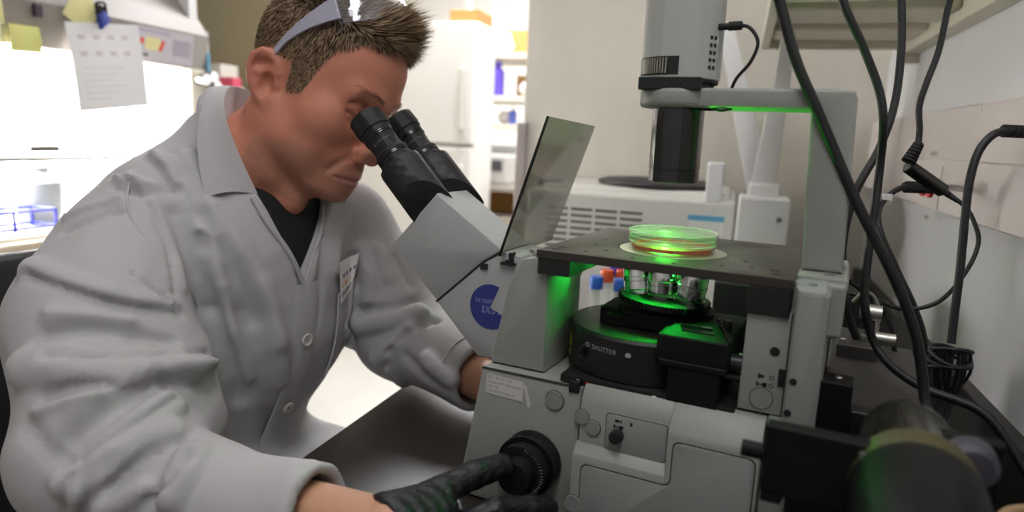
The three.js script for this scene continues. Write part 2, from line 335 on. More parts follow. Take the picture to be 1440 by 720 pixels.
    parts('side_knob', [cyl(.0075, .012, 0, 0, 0, 30).rotateZ(Math.PI / 2).translate(.083, S - .085, .075), cyl(.0045, .016, 0, 0, 0, 20).rotateZ(Math.PI / 2).translate(.08, S - .1, .07), cyl(.004, .012, .069, S - .059, .05, 20)], M.blackSatin, t);
    for (let k = 0; k < 3; k++) part('slide', box(.03, .0022, .005, .042 + k * .004, S - .0615 - k * .002, .06 + k * .011, .0005).rotateZ(0), M.blackGloss, t);
    const teeth = []; for (let k = 0; k < 7; k++) teeth.push(box(.003, .0045, .008, .058 + k * .0032, S - .060 - k * .0005, .03 + k * .009, .0008)); 
    part('clamp_teeth', teeth, M.blackSatin, t);
  }
  // filter turret
  {
    const cx = -.019, cz = .006, y = S - .079, r = .082;
    const tu = part('filter_turret', [lathe([[0, y - .044], [r - .002, y - .044], [r, y - .042], [r, y - .0025], [r - .0025, y], [0, y]], 96).translate(cx, 0, cz)], M.black, t, 'round black filter turret');
    part('turret_top', cyl(r - .0035, .0006, cx, y + .0002, cz, 90), M.turretTop, tu);
    part('turret_screw', cyl(.0045, .0008, cx - .03, y + .0008, cz + .012, 24), M.aluminium, tu);
    const tex = canvasTexture(1024, 256, (c, w, h) => {
      c.fillStyle = '#141414'; c.fillRect(0, 0, w, h);
      c.strokeStyle = '#bdbdbd'; c.lineWidth = 6; c.beginPath(); c.arc(430, 62, 15, 0, 7); c.stroke();
      c.fillStyle = '#a9a9a9'; c.font = '46px sans-serif'; c.fillText('SHUTTER', 470, 80);
      c.beginPath(); c.arc(735, 66, 19, 0, 7); c.fill();
      c.fillStyle = '#b5a91e';
      c.beginPath(); c.moveTo(150, 95); c.lineTo(184, 30); c.lineTo(214, 95); c.fill();
      c.fillStyle = '#141414'; c.beginPath(); c.moveTo(172, 86); c.lineTo(183, 52); c.lineTo(194, 86); c.fill();
      c.fillStyle = '#b5a91e'; c.fillRect(150, 108, 62, 44); c.fillRect(152, 178, 58, 46);
      c.fillStyle = '#141414'; for (let k = 0; k < 3; k++) { c.fillRect(156, 116 + k * 12, 50, 4); }
      c.fillRect(160, 186, 18, 30); c.fillRect(186, 190, 16, 26);
      c.fillStyle = '#777'; c.fillRect(372, 96, 8, 20); c.fillRect(372, 132, 8, 20); c.fillRect(400, 120, 10, 8); 
      c.fillStyle = '#050505'; c.fillRect(440, 148, 250, 18);
    });
    const a0 = -1.32, a1 = .6;
    part('turret_label', new THREE.CylinderGeometry(r + .0003, r + .0003, .034, 48, 1, true, a0, a1 - a0).translate(cx, y - .022, cz), std('#ffffff', .45, { map: tex }), tu);
    part('shutter_slider', [box(.006, .012, .006, 0, 0, r + .0015, .001).rotateY(-.56).translate(cx, y - .021, cz), box(.0035, .006, .004, 0, 0, r + .005, .001).rotateY(-.56).translate(cx, y - .021, cz)], M.blackSatin, tu);
    part('turret_base', [slab(lift([[-.08, -.1295], [-.08, -.1225], [.088, -.1225], [.088, -.1295]]), -.08, .094, .001), box(.011, .012, .006, -.062, S - .130, .099, .001)], M.black, t);
    part('mark', [span(-.0625, -.0595, S - .127, S - .1245, .0945, .0965), span(.0135, .0175, S - .1275, S - .125, .0935, .0945)], M.white, t);
    part('mark', [span(-.053, -.051, S - .127, S - .125, .0942, .0948), span(.024, .0255, S - .1272, S - .1255, .0938, .0945)], M.red, t);
  }
  // binocular head
  {
    const z0 = -.032, z1 = .04;
    part('binocular_head', slab([[-.3285, -.0255], [-.2665, .041], [-.1775, -.0155], [-.202, -.031], [-.2625, -.085]].map(([x, y]) => [x, y + S]), z0, z1, .003), M.enamelLit, t, 'slanted grey binocular head');
    part('head_neck', slab(lift([[-.262, -.0862], [-.2025, -.0322], [-.178, -.0168], [-.155, -.02], [-.14, -.05], [-.165, -.142], [-.205, -.142]]), z0, z1, .002), M.enamelLit, t);
    part('seam', [slab(lift([[-.2622, -.0868], [-.2018, -.0325], [-.1775, -.0172], [-.1785, -.0155], [-.2028, -.0306], [-.2632, -.0850]]), z0 + .001, z1 + .0006, 0)], M.black, t);
    part('seam_clip', box(.009, .007, .003, -.2, S - .036, z1 + .001, .0008).rotateZ(0), M.black, t);
    const tex = canvasTexture(512, 512, (c, w, h) => {
      c.fillStyle = '#2a3580'; c.fillRect(0, 0, w, h); c.fillStyle = '#8189b4'; c.font = 'bold 62px sans-serif'; c.fillText('OLYMPUS', 66, 220); c.font = 'bold 112px sans-serif'; c.fillText('IX51', 150, 330);
    });
    const notch = new THREE.Shape(); notch.moveTo(0, 0); notch.lineTo(.018 * Math.cos(1.15), .018 * Math.sin(1.15)); notch.absarc(0, 0, .026, 1.15, Math.PI * 2 - .45, false); notch.lineTo(0, 0);
    const dg = new THREE.ShapeGeometry(notch, 40), uv = dg.attributes.uv, ps = dg.attributes.position;
    for (let i = 0; i < ps.count; i++) uv.setXY(i, ps.getX(i) / .053 + .5, ps.getY(i) / .053 + .5);
    part('logo', dg.translate(-.1905, S - .0815, z1 + .0006), std('#ffffff', .5, { map: tex }), t, 'round blue maker plate');
    const clipEnd = (g, p0, dir) => {        // cut the lower end of a barrel with a slanted plane: points past it slide back along the barrel
      const n = V3(.62, -.30, .72).normalize(), pos = g.attributes.position, d = V3(...dir).normalize(), q = V3();
      const c = V3(...p0);
      for (let i = 0; i < pos.count; i++) { q.fromBufferAttribute(pos, i); const s = q.clone().sub(c).dot(n); if (s > 0) { q.addScaledVector(d, -s / d.dot(n)); pos.setXYZ(i, q.x, q.y, q.z); } }
      g.computeVertexNormals(); return toCreasedNormals(g, .5);
    };
    for (const [z, near] of [[.0315, 1], [-.0325, 0]]) {
      const base = [-.281, S + .026, z], top = [-.3755, S + .1235, z];
      const dir = [top[0] - base[0], top[1] - base[1], 0], LN = Math.hypot(dir[0], dir[1]);
      const prof = [[0, -.02], [.0268, -.02]]; for (let k = 0; k <= 20; k++) prof.push([.0268, -.018 + k * .0038]); prof.push([.0262, .0615], [.022, .063], [.0205, .063], [.0205, .063], [0, .063]);
      let g = aim(new THREE.LatheGeometry(prof.map(p => new THREE.Vector2(...p)), 64), base, top);
      g = clipEnd(g, [base[0] + .004, base[1] - .004, z + .0], dir);
      const bt = part('eyepiece_tube', g, std('#171717', .55), t, near ? 'near black eyepiece barrel' : 'far black eyepiece barrel');
      const e = part('eyepiece', aim(lathe([[0, .06], [.0215, .06], [.0215, .0675], [.0203, .069], [.0203, .0755], [.0208, .076], [.0208, .079], [.0185, .081], [.0175, .088], [.0185, .1], [.0195, .108], [.0195, .112], [.021, .1135], [.0218, .12], [.0213, LN - .001], [.0195, LN], [.016, LN - .004], [0, LN - .006]], 56), base, top), M.rubber, bt);
      const ring = []; for (const h of [.0715, .0735, .102, .1045]) ring.push(aim(new THREE.CylinderGeometry(h < .09 ? .0209 : .0195, h < .09 ? .0209 : .0195, .0009, 56).translate(0, h, 0), base, top));
      part('grip_ring', ring, M.blackGloss, e);
      const marks = []; for (let k = 0; k < 9; k++) marks.push(aim(box(.0006, .0024 - (k % 3 ? .001 : 0), .0004, 0, .0925, .0184).rotateY(-.1 + k * .16), base, top));
      part('scale_mark', marks, std('#8f8f8f', .6), e);
    }
  }
  // tinted light shield
  {
    const n0 = [-.1765, S - .02, .05], n1 = [-.127, S + .131, .05], f1 = [-.131, S + .126, -.1], f0 = [-.1805, S - .02, -.1];
    const g = new THREE.BufferGeometry(), a = V3(...n0), b = V3(...n1), c = V3(...f1), d = V3(...f0);
    const nrm = b.clone().sub(a).cross(d.clone().sub(a)).normalize().multiplyScalar(.0014);
    const P = []; for (const s of [-1, 1]) for (const p of [a, b, c, d]) { const q = p.clone().addScaledVector(nrm, s); P.push(q.x, q.y, q.z); }
    g.setAttribute('position', new THREE.Float32BufferAttribute(P, 3)); g.setIndex([0, 1, 2, 0, 2, 3, 4, 6, 5, 4, 7, 6, 1, 5, 6, 1, 6, 2, 0, 3, 7, 0, 7, 4, 2, 6, 7, 2, 7, 3]);
    const sh = part('light_shield', g.toNonIndexed(), phy('#c6c4c0', .05, { transmission: .92, thickness: 0, ior: 1.5 }), t, 'smoky clear light shield'); sh.geometry.computeVertexNormals();
    part('shield_edge', tube([n0, n1], .0016, 4, 8), M.black, sh);
    part('shield_clip', [span(-.178, -.160, S - .0305, S - .0275, .035, .046, .001), span(-.168, -.163, S - .03, S - .016, .036, .045, .001), cyl(.003, .003, -.17, S - .0262, .043, 18)], M.darkMetal, sh);
  }
  // focus knob on the near side
  {
    const kx = -.101, ky = S - .2155, kz = .1, K = .9;
    const g = [cylZ(.0335 * K, .02, kx, ky, kz + .012, 64), cylZ(.0345 * K, .004, kx, ky, kz + .02, 64), cylZ(.029 * K, .012, kx, ky, kz + .028, 56), cylZ(.018 * K, .022, kx, ky, kz + .04, 48)];
    const kb = part('focus_knob', g, M.black, t, 'black coarse and fine focus knob');
    const ribs = []; for (let k = 0; k < 80; k++) ribs.push(box(.0011, .0014, .016, 0, .0338 * K, 0).rotateZ(k / 80 * Math.PI * 2).translate(kx, ky, kz + .0105));
    part('knurl', ribs, M.blackSatin, kb);
    const mk = []; for (let k = 0; k < 24; k++) mk.push(box(.0005, k % 4 ? .0022 : .004, .0004, 0, .0262 * K, 0).rotateZ(-k / 24 * Math.PI * 1.0 - .2).translate(kx, ky, kz + .0342));
    part('scale_mark', mk, std('#8c8c8c', .6), kb);
  }
  // green excitation light: a small glowing lens at the tip of the active objective
  part('glowing_lens', cyl(.0042, .0006, AX - .003, S - .0112, .004, 24), std('#20ff50', .4, { emissive: '#20ff58', emissiveIntensity: 14 }), t, 'glowing green front lens');
}
const toWorld = (x, y, z) => V3(x, y, z).applyAxisAngle(V3(0, 1, 0), MIC.turn).add(V3(...MIC.pos));
{
  const at = (x, y, z, I, r) => { const l = new THREE.PointLight('#14ff48', I); l.position.copy(toWorld(x, y, z)); l.castShadow = true; l.shadow.radius = r; l.decay = 2; scene.add(l); return l; };
  // added lamps standing in for green scatter, aimed at eyepiece side and pillar side
  at(AX - .003, S - .0095, .004, GREEN_SIDE_FILL * .2, .15);
  for (const s of [-1, 1]) { const q = new THREE.SpotLight('#14ff48', GREEN_SIDE_FILL * (s < 0 ? 4.5 : .35), 0, 46 * RAD, .6, 2); q.position.copy(toWorld(AX - .003, S - .0095, .004)); q.target.position.copy(toWorld(AX + s * .1, S - .055, -.01)); q.castShadow = true; q.shadow.radius = .15; scene.add(q, q.target); }
  for (const [I, a] of [[GREEN_UP, 62], [GREEN_BEAM, 13]]) { const b = new THREE.SpotLight('#18ff50', I, 0, a * RAD, .5, 2); b.position.copy(toWorld(AX - .003, S - .0092, .004)); b.target.position.copy(toWorld(AX - .003, S + .2, .004)); b.castShadow = true; b.shadow.radius = .1; scene.add(b, b.target); }
}

// petri dish on the stage insert
{
  const p = toWorld(-.001, S + .0004, .0);
  const t = thing('petri_dish', 'clear round petri dish with a thin layer of orange medium on the stage', 'petri dish', p.toArray(), MIC.turn);
  part('base', lathe([[0, .0002], [.0425, .0002], [.0435, .0012], [.0438, .0135], [.0428, .0135], [.0425, .0022], [.0415, .0014], [0, .0014]], 96), M.clearPlastic, t);
  part('medium', lathe([[0, .0016], [.0420, .0016], [.0420, .0042], [.0410, .0046], [0, .0048]].slice(0), 96), phy('#f5b08c', .05, { transmission: .86, thickness: 0, ior: 1.34 }), t, 'orange growth medium');
  part('meniscus', lathe([[.0395, .0018], [.0419, .0018], [.0419, .0052], [.0412, .0046], [.0395, .0044], [.0395, .0018]], 96), phy('#e2481c', .25, { transmission: .4, thickness: 0 }), t, 'red-orange edge of the medium');
  part('lid_rim', [new THREE.TorusGeometry(.0447, .0006, 8, 96).rotateX(Math.PI / 2).translate(0, .0192, 0), new THREE.TorusGeometry(.0448, .0005, 8, 96).rotateX(Math.PI / 2).translate(0, .0088, 0), new THREE.TorusGeometry(.0434, .0005, 8, 96).rotateX(Math.PI / 2).translate(0, .0134, 0)], phy('#f6f6f6', .2, { transmission: .7, thickness: 0 }), t, 'bright moulded rim');
  part('lid', lathe([[.0452, .0085], [.0455, .0185], [.0448, .0198], [.043, .0192], [0, .0188], [0, .0178], [.0432, .0178], [.0442, .0172], [.0442, .0085]], 96), phy('#fafafa', .04, { transmission: .98, thickness: 0, ior: 1.5 }), t);
}

// ---------------------------------------------------------------- the black port attachment and illuminator on the right side of the microscope
const micThing = (name, label, cat, x, y, z, group) => { const p = toWorld(x, y, z); return thing(name, label, cat, p.toArray(), MIC.turn, group); };
{
  const o = [.197, .0, -.09];
  const t = micThing('illuminator_box', 'black metal illuminator box bolted behind the right side of the microscope', 'illuminator', ...o);
  const q = g => g.translate(-o[0], -o[1], -o[2]);
  part('housing', [q(span(.156, .245, .002, S - .12, -.215, .03, .003)), q(span(.163, .205, S - .125, S - .105, -.215, -.13, .002))], std('#33302d', .55), t);
  part('end_plate', [q(span(.15, .18, S - .185, S - .092, .03, .06, .002))], M.blackDeep, t);
  part('end_plate', [q(span(.18, .235, S - .2, S - .118, .03, .05, .002))], M.black, t);
  for (const [x, y, z] of [[.17, -.1045, -.15], [.2, -.1045, -.2], [.168, -.0915, .045], [.232, -.1195, .02], [.166, -.1195, -.02]]) part('screw', q(new THREE.SphereGeometry(.0035, 16, 8, 0, 7, 0, 1.3).scale(1, .5, 1).translate(x, S + y, z)), M.steel, t, 'round steel screw head');
  for (const y of [-.098, -.113]) part('thumb_screw', q(cyl(.0048, .016, 0, 0, 0, 24).rotateZ(Math.PI / 2).translate(.143 + (y < -.1 ? .004 : 0), S + y, .055)), M.black, t);
  part('connector', [q(cyl(.008, .02, 0, 0, 0, 24).rotateZ(Math.PI / 2).translate(.19, S - .05, -.06)), q(cyl(.006, .03, 0, 0, 0, 20).rotateZ(Math.PI / 2).translate(.2, S - .075, -.06))], M.aluminium, t);
}
{
  // a plate across the corner of the stand, with a barrel that comes towards the camera
  const o = [.19, .0, .22];
  const t = micThing('port_attachment', 'black side port attachment with a ringed barrel pointing out of the near right corner', 'optical attachment', ...o);
  const q = g => g.translate(-o[0], -o[1], -o[2]);
  const CX = .2165, CY = S - .102;
  part('mounting_plate', [q(span(.1255, .19, S - .125, S - .0755, .218, .232, .002)), q(span(.1265, .14, S - .131, S - .12, .216, .232, .001))], M.blackDeep, t);
  part('mounting_plate', [q(span(.205, .270, S - .18, S - .0775, .165, .178, .002))], M.blackDeep, t);
  part('support_bar', q(span(.14, .27, S - .2, S - .13, .1, .165, .004)), M.blackDeep, t);
  part('thumb_screw', [q(cyl(.0058, .016, 0, 0, 0, 28).rotateZ(Math.PI / 2).translate(.119, S - .0985, .225))], M.blackDeep, t);
  const shape = pts => q(lathe(pts, 72).rotateX(Math.PI / 2).translate(CX, CY, 0));
  part('barrel', shape([[0, .12], [.026, .12], [.026, .135], [.0305, .137], [.0305, .145], [.0295, .147], [.0295, .2], [.031, .205], [.031, .215], [0, .215]]), phy('#16150f', .22, { specularIntensity: .8 }), t);
  part('ring', shape([[0, .21], [.034, .21], [.0375, .214], [.0385, .233], [.037, .238], [0, .238]]), std('#45411f', .45), t, 'olive brown anodised ring');
  part('cap', shape([[0, .237], [.0365, .237], [.0385, .24], [.0375, .28], [.034, .32], [.030, .335], [.02, .341], [0, .342]]), phy('#0a090c', .5, { specularIntensity: .45 }), t, 'dark front cap');
  part('set_screw', q(cylZ(.0022, .004, CX - .032, CY + .022, .239, 16)), M.steel, t);
  part('side_knob', q(lathe([[0, -.012], [.013, -.012], [.0155, -.008], [.0155, .006], [.012, .011], [0, .013]], 40).rotateX(Math.PI / 2).translate(.2475, S - .0855, .2)), std('#3f3c45', .5), t, 'grey side knob');
}

// ---------------------------------------------------------------- things on the bench behind
{
  // box-shaped centrifuge with vents
  const x0 = -.44, x1 = .0, z = -1.44, top = 1.003;
  const t = thing('centrifuge', 'white bench centrifuge with slotted vents and a dark round lid behind the microscope', 'centrifuge', [(x0 + x1) / 2, bench_top, z]);
  const q = g => g.translate(-(x0 + x1) / 2, -bench_top, -z);
  part('housing', [q(span(x0, x1, bench_top + .012, top - .012, z - .33, z, .012, 3)), q(span(x0 + .02, x1 - .01, top - .04, top, z - .33, z - .02, .02, 4))], M.offWhite, t);
  for (const [a, b] of [[x0 + .03, z - .05], [x1 - .06, z - .05], [x0 + .03, z - .3], [x1 - .06, z - .3]]) part('foot', q(cyl(.014, .013, a, bench_top + .0065, b, 20)), M.rubber, t);
  part('lid', q(lathe([[0, 0], [.125, 0], [.138, .005], [.138, .01], [.12, .016], [0, .02]], 64).scale(1, 1, .9).translate(-.172, top - .001, z - .15)), std('#2b2a29', .5), t, 'dark grey round lid');
  part('hinge', q(span(x0 + .012, x0 + .06, top - .008, top + .004, z - .1, z - .04, .003)), std('#4c4a48', .6), t);
  const vent = std('#6b6964', .8);
  for (let c = 0; c < 4; c++) for (let r = 0; r < 9; r++) part('vent_slot', q(span(-.392 + c * .0535, -.345 + c * .0535, .955 - r * .0138 - .0062, .955 - r * .0138, z - .004, z + .0006, .0)), vent, t);
  part('badge', q(span(-.092, -.02, .947, .958, z, z + .001)), M.cyan, t, 'light blue stripe');
  part('badge', q(span(-.09, -.02, .915, .948, z, z + .0008)), M.white, t, 'white label');
  part('post', q(span(-.062, -.03, .985, 1.066, z - .04, z + .0, .004)), M.plasticWhite, t, 'white upright post');
}
{
  // jointed arm stand with a white box foot
  const o = [.045, bench_top, -1.44];
  const t = thing('arm_stand', 'white stand with two crossed slanting arms on a square box', 'stand', o);
  const q = g => g.translate(-o[0], -o[1], -o[2]);
  part('box', q(span(.003, .098, bench_top, 1.004, -1.5, -1.40, .005)), M.plasticWhite, t);
  part('box_screw', q(cylZ(.005, .004, .08, .965, -1.398, 18)), M.steel, t);
  const strip = (a, b, w0, w1, z0, z1) => { const dx = b[0] - a[0], dy = b[1] - a[1], L = Math.hypot(dx, dy), nx = -dy / L, ny = dx / L; return q(slab([[a[0] + nx * w0 / 2, a[1] + ny * w0 / 2], [b[0] + nx * w1 / 2, b[1] + ny * w1 / 2], [b[0] - nx * w1 / 2, b[1] - ny * w1 / 2], [a[0] - nx * w0 / 2, a[1] - ny * w0 / 2]], z0, z1, .002)); };
  part('arm', strip([.046, 1.0], [-.055, 1.34], .05, .03, -1.52, -1.5), M.plasticWhite, t);
  part('arm', strip([.048, 1.03], [.078, 1.5], .045, .014, -1.475, -1.455), M.plasticWhite, t);
  part('elbow', [q(span(.02, .078, .99, 1.03, -1.53, -1.44, .006))], M.plasticWhite, t);
}
{
  const t = thing('sample_rack', 'white rack holding capped sample tubes behind the microscope stage', 'rack', [-.185, bench_top, -1.12]);
  part('tray', [box(.14, .012, .07, 0, .006, 0, .002), box(.14, .006, .07, 0, .05, 0, .001), box(.006, .05, .07, -.067, .028, 0), box(.006, .05, .07, .067, .028, 0)], M.white, t);
  const spots = [[-.024, .016, 'blue', 'front left of the rack', .155], [-.012, -.012, 'orange', 'behind the blue-capped one', .163], [.014, -.014, 'orange', 'in the back row of the rack', .165], [.016, .014, 'blue', 'front row beside the orange caps', .155], [.0, -.03, 'purple', 'at the very back of the rack', .172], [.045, .012, 'purple', 'at the right end of the rack', .155]];
  for (const [x, z, c, where, h] of spots) {
    const k = thing('sample_tube', `clear sample tube with ${c === 'orange' ? 'an orange' : 'a ' + c} screw cap ${where}`, 'tube', [-.185 + x, bench_top + .0125, -1.12 + z], 0);
    part('tube', lathe([[0, 0], [.003, .0], [.0082, .02], [.0085, h - .012], [0, h - .012]], 28), M.tubePlastic, k);
    part('cap', lathe([[0, h - .022], [.0112, h - .022], [.0112, h - .004], [.0104, h - .002], [0, h - .002]], 32), M[c], k);
    part('liquid', lathe([[0, .003], [.0072, .022], [.0074, h * .5], [0, h * .5]], 20), std(c === 'orange' ? '#d8d0a8' : '#d4dbe0', .4), k);
  }
}
{
  const t = thing('control_unit', 'low black control unit on the bench behind the right of the stage', 'control unit', [.06, bench_top, -1.12]);
  part('housing', box(.2, .19, .16, .02, .095, 0, .004), M.blackMatte, t);
  part('knob', cylZ(.012, .012, .06, .13, .084, 24), M.blackSatin, t);
}

// ---------------------------------------------------------------- cables
const W = 0;
function cable(label, pts, r, name = 'cable', seg = 90) { return solo(name, tube(pts, r, seg, 10), M.cable, label, 'cable'); }
cable('thick black cable hanging in front of the lamp pillar, leftmost of the four long ones', [[-.02, 1.36, -1.0], [-.005, 1.36, -.8], [.008, 1.27, -.69], [.014, 1.243, -.671], [.020, 1.225, -.670], [.038, 1.176, -.667], [.058, 1.137, -.666], [.078, 1.098, -.666], [.100, 1.056, -.665], [.125, 1.014, -.665], [.147, .974, -.665], [.162, .938, -.663], [.173, .889, -.658], [.176, .86, -.64]], .0046);
cable('thick black cable bending beside the lamp pillar, second of the long ones from the left', [[.06, 1.36, -1.0], [.066, 1.35, -.85], [.071, 1.27, -.765], [.080, 1.240, -.756], [.103, 1.197, -.756], [.121, 1.157, -.754], [.127, 1.130, -.751], [.132, 1.089, -.767], [.131, 1.040, -.758], [.129, .991, -.748], [.131, .949, -.741], [.146, .908, -.738], [.162, .893, -.718], [.184, .884, -.702], [.228, .874, -.685], [.262, .83, -.66]], .0042);
cable('black cable hanging straight and slipping behind the lamp pillar, third long one from the left', [[.14, 1.36, -1.05], [.15, 1.345, -.95], [.154, 1.288, -.917], [.157, 1.268, -.914], [.162, 1.208, -.905], [.160, 1.152, -.894], [.148, 1.103, -.881], [.129, 1.058, -.867], [.121, 1.018, -.857], [.120, .982, -.850], [.126, .940, -.845], [.140, .90, -.85], [.152, .8785, -.853]], .0046);
cable('thinner wavy black cable ending in an angled plug above the red sockets', [[.22, 1.36, -1.08], [.216, 1.345, -.97], [.2135, 1.29, -.945], [.211, 1.268, -.944], [.206, 1.217, -.938], [.197, 1.182, -.93], [.192, 1.155, -.925], [.195, 1.128, -.922], [.195, 1.108, -.918]], .0036);
{
  const t = thing('angled_plug', 'black right-angled power plug pushed into a slim inline adapter', 'plug', [.195, 1.085, -.92]);
  const q = g => g.translate(-.195, -1.085, .92);
  const ribs = []; for (let k = 0; k < 6; k++) ribs.push(aim(cyl(.0062 + .0004 * k, .0022, 0, .002 + k * .0042, 0, 16), [.1955, 1.112, -.918], [.1835, 1.085, -.91]));
  part('strain_relief', [q(aim(cyl(.0052, .026, 0, .012, 0, 16), [.1955, 1.112, -.918], [.1835, 1.085, -.91])), ...ribs.map(q)], M.rubber, t);
  part('adapter', [q(aim(new RoundedBoxGeometry(.0125, .062, .014, 3, .003).translate(0, .031, 0), [.186, 1.086, -.915], [.243, 1.052, -.945]))], M.black, t);
  part('tip', [q(aim(cyl(.0045, .03, 0, .07, 0, 16, .0028), [.186, 1.086, -.915], [.243, 1.052, -.945]))], M.rubber, t);
}
cable('thin black lead looping from the inline adapter down behind the stand', [[.238, 1.055, -.943], [.258, 1.040, -.935], [.268, 1.022, -.93], [.273, 1.003, -.925], [.262, .970, -.91], [.236, .929, -.905], [.202, .917, -.903], [.165, .927, -.895], [.14, .93, -.9]], .0026);
cable('black lead with a white tag curving from the wall sockets down to the bench', [[.292, 1.05, -1.25], [.27, 1.056, -1.12], [.245, 1.058, -1.011], [.219, 1.060, -1.003], [.195, 1.054, -.994], [.178, 1.036, -.986], [.171, 1.009, -.945], [.193, .963, -.935], [.219, .916, -.934], [.234, .88, -.932], [.25, .80, -.935], [.26, .722, -.94]], .0037);
solo('cable_tag', box(.011, .008, .009, .1835, 1.044, -.9885, .001).rotateZ(0), M.white, 'small white tag wrapped round the black lead near the sockets', 'tag');
solo('cable_plug', [aim(new RoundedBoxGeometry(.014, .05, .013, 3, .004).translate(0, .025, 0), [.202, 1.0575, -1.0], [.255, 1.058, -1.02])], M.rubber, 'black inline plug just left of the two red sockets', 'plug');
cable('black cable dropping from the plug at the right edge into a coiled bundle', [[.270, 1.1285, -.861], [.252, 1.125, -.855], [.238, 1.108, -.847], [.231, 1.078, -.839], [.230, 1.033, -.831], [.230, .981, -.821], [.229, .937, -.813], [.2285, .905, -.806]], .0042);
{
  const t = thing('ribbed_plug', 'black ribbed plug at the right edge of the picture feeding a cable', 'plug', [.28, 1.128, -.862]);
  const rib = []; for (let k = 0; k < 6; k++) rib.push(cyl(.0068, .0032, 0, k * .005, 0, 18)); rib.push(cyl(.0056, .034, 0, .014, 0, 16));
  part('strain_relief', rib.map(g => g.rotateZ(-Math.PI / 2).rotateY(.3).translate(-.018, 0, 0)), M.rubber, t);
  part('body', box(.03, .02, .02, .027, 0, -.01, .004), M.rubber, t);
}
{
  const t = thing('cable_bundle', 'bundle of coiled thin black cable hanging by the wall at the bench end', 'cable', [.2285, .87, -.803]);
  const top = [], loops = [];
  for (let k = 0; k < 4; k++) top.push(new THREE.TorusGeometry(.0195 + rr(-.001, .001), .0022, 8, 40).rotateX(Math.PI / 2 + rr(-.35, .35)).rotateZ(rr(-.25, .25)).translate(0, .028 - k * .006, 0));
  for (let k = 0; k < 15; k++) { const a = k / 15 * Math.PI * 2, r = .014 + rr(-.005, .004), b = a + rr(-.6, .6); loops.push(tube([[Math.cos(a) * r, .028, Math.sin(a) * r], [Math.cos(a) * r * 1.15, .008, Math.sin(a) * r * 1.1], [Math.cos(b) * r * .75, -.02, Math.sin(b) * r * .7], [Math.cos(b) * r * .6 - .008, -.06, Math.sin(b) * r * .6 + .01], [Math.cos(b) * r * .9 - .022, -.1 - rnd() * .03, Math.sin(b) * r + .02]], .0016, 30, 6)); }
  part('coil', top, M.cable, t); part('strands', loops, M.cable, t);
}
cable('short black cable lying behind the microscope at the foot of the lamp pillar', [[.134, .950, -.870], [.151, .939, -.873], [.168, .927, -.877], [.188, .891, -.876], [.2, .80, -.88], [.22, .72, -.9]], .0028);
solo('cable', tube([[.14, .926, -.869], [.150, .938, -.868], [.160, .936, -.872], [.168, .922, -.872], [.17, .88, -.87]], .0022, 30, 8), std('#8d8a80', .4, { metalness: .5 }), 'pale metallic lead arching out of the back of the stand', 'cable');
solo('cable', [tube([[.172, .843, -.50], [.190, .852, -.52], [.205, .856, -.535], [.235, .85, -.55], [.26, .80, -.55]], .0035, 40, 8)], std('#a88a66', .6), 'tan lead crossing the bottom right corner under the black attachment', 'cable');

